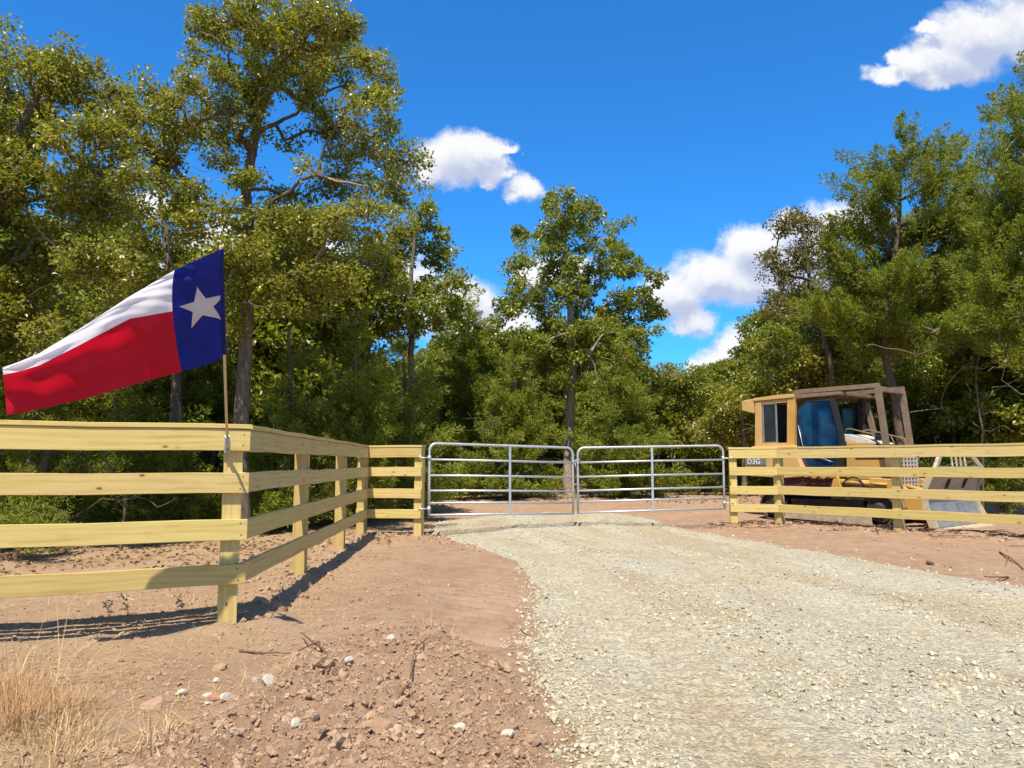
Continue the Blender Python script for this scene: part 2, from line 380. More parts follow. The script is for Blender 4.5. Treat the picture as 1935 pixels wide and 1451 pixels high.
MAT = dict(
  wood=mat_wood(), ground=mat_ground(), road=mat_gravel_road(),
  galv=mat_plain('galvanised_steel', (.50, .51, .52), .45, .6, .12, 14),
  oak=mat_leaf('oak_leaves', [(.082, .092, .011), (.172, .176, .018), (.27, .252, .034), (.40, .345, .075)]),
  oakg=mat_leaf('green_oak_leaves', [(.072, .100, .010), (.15, .18, .017), (.24, .245, .03), (.36, .30, .06)]),
  cedar=mat_leaf('juniper_sprays', [(.068, .09, .010), (.145, .175, .015), (.235, .25, .028), (.34, .32, .055)], .32, .6, .3),
  cedard=mat_leaf('dense_juniper_sprays', [(.065, .085, .009), (.135, .162, .015), (.22, .235, .026), (.32, .30, .05)], .32, .6, .3),
  sparse=mat_leaf('thin_turning_leaves', [(.06, .075, .012), (.12, .11, .02), (.20, .15, .035), (.24, .15, .05)], .35),
  bark=mat_bark('oak_bark', (.05, .034, .024), (.125, .092, .065), (.25, .20, .15)),
  barkc=mat_bark('juniper_bark', (.045, .03, .02), (.11, .075, .05), (.22, .165, .12)),
  pale=mat_bark('pale_bark', (.17, .12, .085), (.32, .24, .175), (.46, .38, .29)),
  stone=mat_island('limestone_gravel', [(.33, .275, .18), (.45, .385, .265), (.39, .36, .285), (.54, .475, .35), (.40, .325, .21)], .9, .006, 90),
  cobble=mat_plain('white_cobble', (.46, .42, .34), .85, 0, .25, 22, .2, (.32, .225, .15), .6, .006),
  redstone=mat_plain('red_cobble', (.36, .17, .11), .85, 0, .2, 25, .2, None, 0, .004),
  clod=mat_island('dirt_clods', [(.28, .172, .105), (.35, .225, .145), (.42, .285, .19), (.32, .198, .122)], .97, .012, 55),
  straw=mat_island('dry_straw', [(.48, .33, .15), (.60, .44, .22), (.42, .24, .11), (.66, .52, .30)], .7, 0, 20),
  grass=mat_island('dry_grass', [(.34, .17, .075), (.45, .25, .11), (.52, .35, .17), (.28, .13, .06)], .7, 0, 20),
  litter=mat_island('dead_leaves', [(.22, .13, .06), (.33, .21, .10), (.16, .09, .045), (.40, .29, .16)], .85, 0, 20),
  stick=mat_plain('dead_stick', (.16, .085, .055), .9, 0, .35, 30, .2, None, 0, .003),
  weed=mat_leaf('weed_leaves', [(.05, .08, .015), (.10, .12, .03), (.16, .14, .05)], .3),
  blue=mat_cloth('blue_nylon', (.004, .014, .19)), white=mat_cloth('white_nylon', (.86, .84, .90), .45), red=mat_cloth('red_nylon', (.55, .004, .022), .42),
  pole=mat_plain('varnished_pole', (.55, .40, .22), .45, 0, .15, 30),
  yellow=mat_plain('faded_yellow_paint', (.53, .305, .075), .55, 0, .16, 3.0, .4, (.30, .19, .10), .6),
  peach=mat_plain('sun_bleached_paint', (.56, .335, .12), .6, 0, .12, 3.0, .4, (.38, .255, .13), .5),
  silver=mat_plain('bleached_hood_paint', (.62, .60, .55), .4, .1, .2, 4.0, .5, (.52, .33, .12), .6),
  maroon=mat_plain('maroon_stripe_and_shade', (.07, .014, .010), .5),
  bronze=mat_plain('weathered_bronze_steel', (.20, .135, .09), .65, .2, .25, 7, .4, (.30, .23, .16), .5),
  black=mat_plain('black_rubber', (.012, .012, .012), .6), dark=mat_plain('greasy_dark_steel', (.045, .032, .026), .7, .3, .4, 9, .4, (.16, .10, .065), .6),
  track=mat_plain('worn_track_steel', (.11, .085, .065), .6, .5, .35, 12, .5, (.30, .21, .14), .7),
  guard=mat_plain('dusty_guard_plate', (.40, .33, .24), .7, .1, .25, 10, .3, (.20, .14, .09), .6),
  blade=mat_plain('worn_blade_steel', (.30, .29, .27), .45, .5, .3, 5, .5, (.38, .28, .17), .7),
  bladet=mat_plain('tan_blade_edge', (.50, .40, .26), .6, .1, .2, 8, .4),
  grille=mat_plain('pale_grille_paint', (.52, .43, .38), .6, 0, .2, 9, .4, (.25, .15, .1), .5),
  plate=mat_plain('grey_decal_plate', (.17, .17, .165), .5, 0, .2, 5), letter=mat_plain('white_lettering', (.75, .74, .70), .5),
  alu=mat_plain('aluminium_sash', (.42, .42, .42), .4, .7),
)
def mat_glass(name, col, rough=.04, alpha=1.0):
    m, nt, bs = new_mat(name); bs.inputs['Base Color'].default_value = (*col, 1); bs.inputs['Roughness'].default_value = rough
    bs.inputs['Specular IOR Level'].default_value = .6
    v = obj_coord(nt); n = noise(nt, v, 3.0, 5, .6)
    c = ramp(nt, n, [(.35, col), (.75, tuple(min(1, x * 1.9 + .012) for x in col))]); L(nt, c, bs.inputs['Base Color'])
    if alpha < 1:
        tr = N(nt, 'ShaderNodeBsdfTransparent', i_0=(.75, .8, .8, 1)); mx = N(nt, 'ShaderNodeMixShader', i_0=alpha)
        L(nt, tr.outputs[0], mx.inputs[1]); L(nt, bs.outputs[0], mx.inputs[2]); L(nt, mx.outputs[0], nt.nodes['Material Output'].inputs[0])
    return m
MAT['blueglass'] = mat_glass('blue_tinted_glass', (.001, .015, .05))
MAT['smoke'] = mat_glass('smoked_glass', (.018, .02, .02), .08)

# ------------------------------------------------------------------ ground and gravel road
ROAD = [(.30, -1), (.26, 2), (.26, 3.24), (.12, 4.06), (.06, 5.17), (.16, 7.44), (-.02, 9.31), (-.5, 10.98), (-1.03, 12.3), (-1.5, 13.4), (-1.6, 15.3), (-.4, 16.5), (1.0, 17.2), (2.3, 16.9),
        (2.8, 16.0), (3.0, 15.0), (3.45, 12.9), (4.1, 10.9), (4.55, 9.2), (5.1, 7.75), (7.2, 5.6), (10, 3.6), (16, 1), (16, -8), (.2, -8)]
def base_h(x, y):
    h = .27 * sst(y, 13.5, 21) + .35 * sst(y, 22, 60)
    h = h + .09 * sst(x, 3.2, 5.2) * sst(y, 8.5, 11.5) * (1 - sst(y, 13, 15.5))
    h = h + .10 * np.exp(-((x - .9) / 1.9) ** 2 - ((y - 14) / 2.3) ** 2)
    h = h + bank(x, y)
    h = h - .10 * sst(x, -3.2, -6) * sst(y, 5, 9) * (1 - sst(y, 12, 16))
    return h
FR = [(4.12, 14.45), (4.92, 14.3), (6.31, 12.69), (7.71, 11.0), (9.1, 9.3)]
def seg_d(x, y, P):
    d = np.full(np.shape(x), 1e9)
    for (ax, ay), (bx, by) in zip(P[:-1], P[1:]):
        ex, ey = bx - ax, by - ay; t = np.clip(((x - ax) * ex + (y - ay) * ey) / (ex * ex + ey * ey), 0, 1)
        d = np.minimum(d, np.hypot(x - ax - t * ex, y - ay - t * ey))
    return d
def bank(x, y):
    return .07 * np.exp(-((x + .75) / .8) ** 2) * sst(y, 2, 5) * (1 - sst(y, 9, 12))
def heap_mask(x, y):
    """fresh lumpy earth on the near left verge"""
    P = [(-1.45, 2.6), (-1.55, 3.6), (-1.35, 4.6), (-1.0, 5.3), (-.3, 5.2), (.1, 4.2), (.15, 3.0), (.2, 2.2), (-1.2, 2.0)]
    return sst(poly_sd(x, y, P) + .25 * fbm(x * 2, y * 2, 3), -.15, .35)
def road_sd(x, y): return poly_sd(x, y, ROAD) + .10 * fbm(x * 1.6, y * 1.6, 4) + .04 * pn(x * 9, y * 9)
def detail_h(x, y, sd):
    near = 1 - sst(np.hypot(x, y), 14, 30)
    h = .028 * fbm(x * .9, y * .9, 3) + .012 * fbm(x * 4, y * 4, 3) * near
    dirt = 1 - sst(sd, -.1, .1)
    hm = heap_mask(x, y)
    lump = np.abs(fbm(x * 4.2, y * 4.2, 4)); lump2 = np.abs(fbm(x * 11 + 3, y * 11, 3))
    lump3 = np.abs(fbm(x * 24 + 7, y * 24, 2))
    h = h + hm * (.05 + .085 * np.maximum(0, .55 - lump) + .05 * np.maximum(0, .5 - lump2) + .022 * np.maximum(0, .5 - lump3))
    h = h + dirt * near * (.010 * np.abs(fbm(x * 16, y * 16, 3)) + .012 * np.abs(fbm(x * 5, y * 5, 4)))
    # small lumps of turned earth along both fences
    for P, s in ((FR, .085), ([(-2.11, 5.8), (-2.3, 8.3), (-2.5, 10.8), (-2.48, 12.9), (-1.5, 12.65)], .05)):
        d = seg_d(x, y, P); h = h + s * np.exp(-(d / .32) ** 2) * (.45 + 1.3 * np.abs(fbm(x * 3.1, y * 3.1, 4)))
    # tyre ribs pressed in the smooth earth beside the gravel
    rib = np.exp(-((x + .22 - .05 * (y - 6)) / .28) ** 2) * sst(y, 4.6, 5.4) * (1 - sst(y, 8.2, 9.4)) * dirt
    h = h + rib * (.024 * np.sin((y * .96 + x * .30) * 2 * np.pi / .2 + 1.2 * pn(x * 2, y * 2)) - .012)
    return h
def ground_z(x, y):
    x = np.asarray(x, float); y = np.asarray(y, float); sd = road_sd(x, y)
    return base_h(x, y) + detail_h(x, y, sd)
def lane_of(x, y):
    """distance to the right of the drive's left edge, in metres"""
    xe = np.interp(y, [-1, 3.2, 5.2, 7.4, 9.3, 11, 12.3, 14, 18], [.3, .26, .06, .12, -.02, -.5, -1.0, -1.3, -.8]); return (x - xe) / (1 + .085 * np.maximum(0, 9 - y))
def road_top(x, y, sd):
    t = sst(sd, -.05, .22)
    h = base_h(x, y) + .028 * fbm(x * .9, y * .9, 3) - .03 + .062 * t + .010 * fbm(x * 7, y * 7, 3) + .012 * np.abs(fbm(x * 2.2, y * 1.1, 3))
    # worn wheel tracks with tread ribs on the left side of the drive
    h = h + .016 * pn(lane_of(x, y) * 2.6, y * .12 + 3) + .010 * pn(lane_of(x, y) * 6.0, y * .2)
    for l0, wd in ((.52, .24), (2.3, .28), (3.4, .26)):
        tr = np.exp(-((lane_of(x, y) - l0) / wd) ** 2) * sst(y, 2.4, 3.2) * (1 - sst(y, 9, 12))
        h = h + tr * (.007 * np.sin((y + .25 * x) * 2 * np.pi / .16) - .014)
    return h
def surf_z(x, y):
    x = np.asarray(x, float); y = np.asarray(y, float); sd = road_sd(x, y)
    return np.maximum(base_h(x, y) + detail_h(x, y, sd), road_top(x, y, sd))
def make_ground():
    fine = np.radians(np.arange(-43, 43.01, .125)); side = np.radians(np.concatenate([np.arange(43.5, 75, .5), np.arange(75, 180.1, 3)]))
    ang = np.concatenate([-side[::-1], fine, side]); ang[0] = -np.pi; ang[-1] = np.pi
    r = [.6]
    while r[-1] < 900: r.append(r[-1] * (1.0042 if 2.8 < r[-1] < 9.5 else 1.0068 if 2.8 < r[-1] < 20 else 1.03 if r[-1] < 60 else 1.12))
    r = np.array(r); A, Rr = np.meshgrid(ang, r, indexing='ij'); x = (Rr * np.sin(A)).ravel(); y = (Rr * np.cos(A)).ravel()
    sd = road_sd(x, y); z = base_h(x, y) + detail_h(x, y, sd)
    na, nr = A.shape; idx = np.arange(na * nr).reshape(na, nr)
    F = np.stack([idx[:-1, :-1], idx[1:, :-1], idx[1:, 1:], idx[:-1, 1:]], -1).reshape(-1, 4)[:, ::-1]
    o = link('ground', np_mesh('ground', np.stack([x, y, z], 1), F, True), MAT['ground']); tag(o, 'red brown earth with lumps, ruts and bare dirt around the fences', 'ground', kind='structure')
    zr = road_top(x, y, sd); keep = (sd > -.08) & (np.hypot(x, y) < 25)
    kf = keep[F].any(1); Fk = F[kf]; u, inv = np.unique(Fk, return_inverse=True)
    me = np_mesh('gravel_road', np.stack([x, y, zr], 1)[u], inv.reshape(-1, 4), True); o = link('gravel_road', me, MAT['road'])
    a_ = me.attributes.new('lane', 'FLOAT_VECTOR', 'POINT'); a_.data.foreach_set('vector', np.stack([lane_of(x, y)[u], y[u], 0 * y[u]], 1).astype(np.float32).ravel())
    tag(o, 'pale crushed limestone drive running through the gate', 'road', kind='structure')
make_ground()
# ------------------------------------------------------------------ timber fences
def beam(name, p0, p1, up, h, t, mat, parent, bev=.005, nails=()):
    """a sawn board or post from p0 to p1 (centre line), h along up, t across; its mesh runs along its own X"""
    p0 = Vector(p0); p1 = Vector(p1); d = p1 - p0; ln = d.length; d.normalize()
    up = Vector(up); up = (up - d * up.dot(d)).normalized(); side = up.cross(d)
    bm = bmesh.new(); nseg = max(1, int(ln / .35))
    rings = []
    for i in range(nseg + 1):
        x = ln * i / nseg; w = 0.0035 * math.sin(i * 1.7 + ln * 9) if 0 < i < nseg else 0
        ring = []
        for (a, b) in ((-1, -1), (1, -1), (1, 1), (-1, 1)):
            ring.append(bm.verts.new((x, a * t / 2, b * h / 2 + w)))
        rings.append(ring)
    for A, B in zip(rings[:-1], rings[1:]):
        for k in range(4): bm.faces.new((A[k], A[(k + 1) % 4], B[(k + 1) % 4], B[k]))
    bm.faces.new(rings[0][::-1]); bm.faces.new(rings[-1])
    bm.edges.ensure_lookup_table()
    es = [e for e in bm.edges if len(e.link_faces) == 2 and e.link_faces[0].normal.dot(e.link_faces[1].normal) < .5] if False else None
    bmesh.ops.recalc_face_normals(bm, faces=bm.faces); bm.normal_update()
    es = [e for e in bm.edges if len(e.link_faces) == 2 and e.link_faces[0].normal.dot(e.link_faces[1].normal) < .5]
    bmesh.ops.bevel(bm, geom=es, offset=bev, segments=2, profile=.6, affect='EDGES', clamp_overlap=True)
    old = set(bm.faces)
    for nx in nails:
        for nz in (-.045, .045):
            jx, jz = random.uniform(-.012, .012), random.uniform(-.008, .008)
            add_tube(bm, [(nx + jx, -t / 2 - .0012, nz + jz), (nx + jx, -t / 2 + .003, nz + jz)], .0055, 7)
    for f in bm.faces:
        if f not in old: f.material_index = 1
    me = bm_mesh(name, bm); o = bpy.data.objects.new(name, me); COL.objects.link(o); me.materials.append(mat); me.materials.append(MAT['dark'])
    o.parent = parent
    mt = Matrix((d, side, up)).transposed().to_4x4(); mt.translation = p0 - parent.location
    o.matrix_local = mt
    return o
RAILS = [(1.474, 1.314), (1.150, 1.000), (.802, .648), (.466, .322)]   # top and bottom of the four boards
CAPZ = (1.478, 1.512)
def v2(p, z=0): return Vector((p[0], p[1], z))
def post(root, c, d, z0=-.35, z1=1.47, s=.135):
    zz = float(ground_z([c[0]], [c[1]])[0])
    return beam('post', (c[0], c[1], zz - .3), (c[0], c[1], z1), (d[0], d[1], 0), s, s, MAT['wood'], root, .006)
def rails(root, a, b, nrm, dz=0.0, t=.040, skip=0):
    """four boards on the face of the posts from a to b (points on the posts' face line)"""
    d = Vector((b[0] - a[0], b[1] - a[1], 0)).normalized()
    for i, (zt, zb) in enumerate(RAILS):
        za = dz + random.uniform(-.006, .006); zc = dz + random.uniform(-.006, .006)
        off = Vector((nrm[0], nrm[1], 0)) * (t / 2 + .002)
        beam('board', v2(a, (zt + zb) / 2 + za) + off, v2(b, (zt + zb) / 2 + zc) + off, (0, 0, 1), zt - zb, t, MAT['wood'], root, .004, [.05, math.dist(a, b) - .05] + ([math.dist(a, b) / 2] if math.dist(a, b) > 3.2 else []))
def cap(root, a, b, w=.19, z=0.0):
    return beam('cap_board', v2(a, (CAPZ[0] + CAPZ[1]) / 2 + z), v2(b, (CAPZ[0] + CAPZ[1]) / 2 + z), (0, 0, 1), CAPZ[1] - CAPZ[0], w, MAT['wood'], root, .004)
def unit(a, b):
    d = Vector((b[0] - a[0], b[1] - a[1])); return d.normalized()
HS = .0675
def left_fence():
    A = Vector((-2.11, 5.85)); u1 = Vector((.924, .383)).normalized(); n1 = Vector((u1.y, -u1.x))
    Ac = A - n1 * HS
    root = empty('board_fence', (Ac.x, Ac.y, 0), 'new yellow pine four board fence turning the corner under the flag', 'fence', 'new pine fences')
    Cc = Vector((-2.50, 12.97)); Dc = Vector((-1.52, 12.72)); u2 = unit(Ac, Cc); n2 = Vector((u2.y, -u2.x)); u3 = unit(Cc, Dc); n3 = Vector((u3.y, -u3.x))
    P0 = Ac - u1 * 2.44; P1 = Ac - u1 * 4.88
    post(root, Ac, u1)
    for p in (P0, P1): post(root, p, u1)
    B1 = Ac + u2 * 2.42; B2 = Ac + u2 * 4.92
    for p in (B1, B2): post(root, p, u2)
    post(root, Cc, u3); post(root, Dc, u3)
    f = n1 * HS
    rails(root, P1 + f, P0 + f, n1); rails(root, P0 + f + u1 * .004, Ac + f + u1 * (HS + .048), n1)
    g = n2 * HS
    # the side boards start behind the front boards
    st = Ac + g + u2 * (-HS - .004)
    rails(root, st, B1 + g, n2); rails(root, B1 + g + u2 * .004, Cc + g - u2 * (HS + .0), n2)
    h = n3 * HS
    rails(root, Cc + h - u3 * .06, Dc + h + u3 * HS, n3)
    cap(root, P1 + n1 * .025, P0 + n1 * .025); cap(root, P0 + n1 * .025 + u1 * .004, Ac + n1 * .025 + u1 * .125)
    cap(root, Ac + n2 * .022 + u2 * .093, B2 + n2 * .022); cap(root, B2 + n2 * .022 + u2 * .003, Cc + n2 * .022 - u2 * .125)
    cap(root, Cc + n3 * .022 - u3 * .06, Dc + n3 * .022 + u3 * .08)
    return Ac, n1, u1
CORNER, N1, U1 = left_fence()
def right_fence():
    P = [Vector(p) for p in FR]; root = empty('board_fence', (P[0].x, P[0].y, 0), 'new yellow pine four board fence standing in front of the bulldozer', 'fence', 'new pine fences')
    u1 = unit(P[0], P[1]); n1 = Vector((u1.y, -u1.x)); u2 = unit(P[1], P[-1]); n2 = Vector((u2.y, -u2.x))
    P.append(P[-1] + u2 * 2.2)
    post(root, P[0], u1)
    for p in P[1:]: post(root, p, u2)
    f = n1 * HS; g = n2 * HS
    rails(root, P[0] + f - u1 * HS, P[1] + f + u1 * .055, n1); 
    rails(root, P[1] + g + u2 * .03, P[3] + g, n2); rails(root, P[3] + g + u2 * .004, P[5] + g, n2)
    cap(root, P[0] + n1 * .02 - u1 * .08, P[1] + n1 * .02 + u1 * .0); cap(root, P[1] + n2 * .02 + u2 * .075, P[3] + n2 * .02); cap(root, P[3] + n2 * .02 + u2 * .004, P[5] + n2 * .02)
right_fence()

# ------------------------------------------------------------------ tubular gates
def gate(a, b, za, zb, H, brace, label, hinge_first):
    """a: foot of the near end, b: foot of the far end"""
    a = Vector(a); b = Vector(b); root = empty('tube_gate', (a.x, a.y, za), label, 'gate', 'galvanised farm gates')
    d = (b - a).normalized(); W = (b - a).length
    def P(s, t): return Vector((a.x + d.x * s * W, a.y + d.y * s * W, za + (zb - za) * s + t * H))
    bm = bmesh.new(); R = .12; w = R / W; h = R / H
    pts = [P(0, 0), P(0, .5), P(0, 1 - h)]
    for k in range(1, 7):
        t = math.pi / 2 * k / 6; pts.append(P(w * (1 - math.cos(t)), 1 - h + h * math.sin(t)))
    pts.append(P(.5, 1)); pts.append(P(1 - w, 1))
    for k in range(1, 7):
        t = math.pi / 2 * k / 6; pts.append(P(1 - w + w * math.sin(t), 1 - h + h * math.cos(t)))
    pts += [P(1, .5), P(1, 0)]
    add_tube(bm, pts, .021, 12); link('outer_frame', bm_mesh('outer_frame', bm), MAT['galv'], root)
    for t in (.775, .555, .345, .175, .012):
        bm = bmesh.new(); add_tube(bm, [P(.004, t), P(.5, t + .004), P(.996, t)], .018, 12); link('rail', bm_mesh('rail', bm), MAT['galv'], root)
    # flat upright brace, set on the front of the rails
    n = Vector((d.y, -d.x, 0)); bm = bmesh.new()
    q0 = P(brace, 0) + n * .027; q1 = P(brace, .985) + n * .027
    mt = Matrix((Vector((d.x, d.y, 0)), n, Vector((0, 0, 1)))).transposed().to_4x4(); mt.translation = q0
    add_box(bm, -.021, .021, -.004, .004, 0, q1.z - q0.z, .002, mt); link('brace', bm_mesh('brace', bm), MAT['galv'], root)
    s = 0 if hinge_first else 1; sg = -1 if hinge_first else 1
    for t in (.80, .10):
        bm = bmesh.new(); c = P(s, t); e = c + Vector((d.x, d.y, 0)) * sg * .16
        add_tube(bm, [c + Vector((0, 0, -.03)), c + Vector((0, 0, .03))], .031, 12); add_tube(bm, [c + Vector((d.x, d.y, 0)) * sg * .02, e], .010, 8)
        add_tube(bm, [e + Vector((0, 0, -.03)), e + Vector((0, 0, .035))], .013, 8); link('hinge', bm_mesh('hinge', bm), MAT['galv'], root)
    return P
PL = gate((-1.335, 12.50), (1.075, 13.66), .375, .325, 1.165, .535, 'galvanised tube gate hung from the post beside the left fence', True)
PR = gate((1.165, 13.70), (3.86, 14.12), .335, .385, 1.155, .50, 'galvanised tube gate hung from the post beside the bulldozer', False)
def chain():
    a = PL(1, .80); b = PR(0, .80); bm = bmesh.new(); ax = (b - a).normalized(); R = .062
    nx = Vector((-ax.y, ax.x, 0)); mid = (a + b) / 2; hl = (b - a).length / 2 + .036; loop = []
    for k in range(22):
        t = 2 * math.pi * k / 22; p = mid + ax * hl * math.cos(t) + nx * R * math.sin(t) + Vector((0, 0, -.022 * math.sin(t + .7) + (.03 * math.cos(t))))
        loop.append(p)
    for k in range(22):
        p = loop[k]; q = loop[(k + 1) % 22]; c = (p + q) / 2; dd = (q - p).normalized(); o = Vector((0, 0, 1)) if k % 2 else dd.cross(Vector((0, 0, 1))).normalized()
        add_tube(bm, [c + dd * .018 * math.cos(2 * math.pi * j / 8) + o * .008 * math.sin(2 * math.pi * j / 8) for j in range(8)], .0035, 5, closed=True)
    add_tube(bm, [a + Vector((.03, -.03, -.02)), a + Vector((.05, -.04, -.10)), a + Vector((.055, -.035, -.15))], .006, 6)
    r = link('gate_chain', bm_mesh('gate_chain', bm), MAT['galv']); tag(r, 'galvanised chain looped round the meeting ends of both gates', 'chain')
chain()

# ------------------------------------------------------------------ flag on its pole
def flag():
    n = Vector((N1.x, N1.y, 0)); face = Vector((CORNER.x, CORNER.y, 0)) + n * (HS + .044)
    foot = at(429, 836, face.y - .03); foot.y = face.y - .03
    # slide the foot along the rail until it sits on the board's face
    k = (Vector((foot.x, foot.y, 0)) - face).dot(n); foot -= n * (k - .055)
    al = math.radians(45); h = Vector((.282, -.959, 0)).normalized(); pd = Vector((h.x * math.cos(al), h.y * math.cos(al), math.sin(al)))
    root = empty('state_flag', foot, 'red white and blue flag with one white star on a slanting wooden pole', 'flag')
    bm = bmesh.new(); add_tube(bm, [foot - pd * .05, foot + pd * .4, foot + pd * 1.0, foot + pd * 1.66], .0095, 12); link('flagpole', bm_mesh('flagpole', bm), MAT['pole'], root)
    bm = bmesh.new()   # cast bracket: back plate on the board, slanting socket
    mt = Matrix((Vector((U1.x, U1.y, 0)), -n, Vector((0, 0, 1)))).transposed().to_4x4(); mt.translation = Vector((foot.x, foot.y, 0)) - n * .053
    add_box(bm, -.02, .02, -.005, .003, foot.z - .075, foot.z + .03, .002, mt)
    add_tube(bm, [foot - pd * .062 - Vector((0, 0, .012)), foot - pd * .02, foot + pd * .055], [.013, .0165, .0165], 14)
    add_tube(bm, [foot + pd * .052, foot + pd * .062], [.019, .019], 14)
    add_tube(bm, [foot - n * .05 - Vector((0, 0, .06)), foot + pd * .02 - Vector((0, 0, .01))], .009, 8)
    link('pole_bracket', bm_mesh('pole_bracket', bm), MAT['alu'], root)
    def project_s(py):   # distance along the pole at which it crosses that height in the photograph
        lo, hi = 0, 2.5
        for _ in range(40):
            m = (lo + hi) / 2; p = foot + pd * m; v = p - Vector((0, 0, CAMH)); zf = v.y * math.cos(PITCH) + v.z * math.sin(PITCH); yy = -v.y * math.sin(PITCH) + v.z * math.cos(PITCH)
            if 725.5 - FPX * yy / zf > py: lo = m
            else: hi = m
        return lo
    s0 = project_s(668); s1 = project_s(470)
    us = [0, .10, .20, 1 / 3, .5, .7, .85, .94, 1]
    T = [(428, 470), (398, 480), (368, 493), (330, 510), (245, 560), (150, 622), (75, 668), (35, 686), (6, 698)]
    Mi = [(430, 571), (398, 576), (366, 582), (326, 588), (245, 602), (150, 652), (75, 690), (35, 702), (6, 708)]
    B = [(432, 669), (413, 682), (380, 692), (343, 702), (262, 724), (165, 752), (90, 770), (45, 779), (13, 784)]
    def lerp(Pq, u): return np.array([np.interp(u, us, [p[0] for p in Pq]), np.interp(u, us, [p[1] for p in Pq])])
    # world positions on a few control columns and rows, the cloth swinging round from the pole towards the road side
    def pos(u, v):
        t, m, b = lerp(T, u), lerp(Mi, u), lerp(B, u)
        q = b * 2 * (v - .5) * (v - 1) + m * 4 * v * (1 - v) + t * 2 * v * (v - .5)
        yh = (foot + pd * (s0 + (s1 - s0) * v)).y
        us2 = np.clip(np.array([u - .07, u - .035, u, u + .035, u + .07]), 0, 1); ut = [0, .1, .2, 1 / 3, .5, .7, .85, 1]
        dT = np.interp(us2, ut, [0, .08, .15, .19, .04, -.09, -.15, -.21]).mean(); dB = np.interp(us2, ut, [0, 0, -.01, -.03, -.15, -.28, -.41, -.54]).mean()
        if u < .07: k_ = u / .07; dT *= k_; dB *= k_
        yt = (foot + pd * s1).y; yb = (foot + pd * s0).y
        Y = (yb + dB) * (1 - v) + (yt + dT) * v
        amp = .006 + .016 * u
        Y += amp * math.sin(5.2 * u * 2 + 2.6 * v + .4) * min(1, u * 6) + .016 * math.sin(17 * u - 9 * v) * min(1, u * 4) + .008 * math.sin(31 * u + 13 * v) * min(1, u * 3)
        Y += .010 * math.sin(23 * (v - .55 * u) + 3 * u) * sst(np.array(u), .25, .6) * (1 - sst(np.array(u), .95, 1)) + .006 * math.sin(47 * (v - .8 * u) + 1.3) * sst(np.array(v), .4, .8) + .03 * sst(np.array(u), .86, .93) * (1 - v)
        p_ = at(q[0], q[1], float(Y)); w_ = float(sst(np.array(u), 0, .16))
        return (foot + pd * (s0 + (s1 - s0) * v)) * (1 - w_) + p_ * w_
    nu, nv = 144, 72
    V = np.array([[pos(i / nu, j / nv) for j in range(nv + 1)] for i in range(nu + 1)], np.float32)
    idx = np.arange((nu + 1) * (nv + 1)).reshape(nu + 1, nv + 1)
    F = np.stack([idx[:-1, :-1], idx[1:, :-1], idx[1:, 1:], idx[:-1, 1:]], -1)
    mi = np.zeros((nu, nv), int); mi[nu // 3:, nv // 2:] = 1; mi[nu // 3:, :nv // 2] = 2
    cl = link('flag_cloth', np_mesh('flag_cloth', V.reshape(-1, 3), F.reshape(-1, 4), True, mi.ravel()), [MAT['blue'], MAT['white'], MAT['red']], root)
    # the star, sewn on both faces of the blue band
    cx, cy, R, ri = .236, .50, .205, .205 * .39
    for s in (-1, 1):
        Vs = []; Fs = []
        tips = [(cx + (R if k % 2 == 0 else ri) * math.sin(math.pi * k / 5 + .12), cy + (R if k % 2 == 0 else ri) * math.cos(math.pi * k / 5 + .12)) for k in range(10)]
        def put(x, y):
            u, v = x / 1.5, y; p = pos(u, v); e = .004; n_ = (pos(u + e, v) - pos(u - e, v)).cross(pos(u, v + e) - pos(u, v - e)).normalized()
            Vs.append(p + n_ * .003 * s); return len(Vs) - 1
        for k in range(10):
            (ax, ay), (bx, by) = tips[k], tips[(k + 1) % 10]; m = 8; rows = []
            for i in range(m + 1):
                a = i / m; rows.append([put(cx + (ax + (bx - ax) * (j / max(1, i)) - cx) * a, cy + (ay + (by - ay) * (j / max(1, i)) - cy) * a) for j in range(i + 1)])
            for i in range(m):
                for j in range(i + 1):
                    Fs.append((rows[i][j], rows[i + 1][j], rows[i + 1][j + 1]))
                    if j < i: Fs.append((rows[i][j], rows[i + 1][j + 1], rows[i][j + 1]))
        so_ = bpy.data.objects.new('star', np_mesh('star', np.array(Vs), np.array(Fs), True)); COL.objects.link(so_); so_.data.materials.append(MAT['white'])
        so_.parent = cl
    # the sleeve that slides over the pole
    bm = bmesh.new(); add_tube(bm, [foot + pd * (s0 + (s1 - s0) * k / 12) for k in range(13)], [.014 + .0015 * math.sin(k * 2.3) for k in range(13)], 12)
    link('pole_sleeve', bm_mesh('pole_sleeve', bm), MAT['blue'], root)
flag()
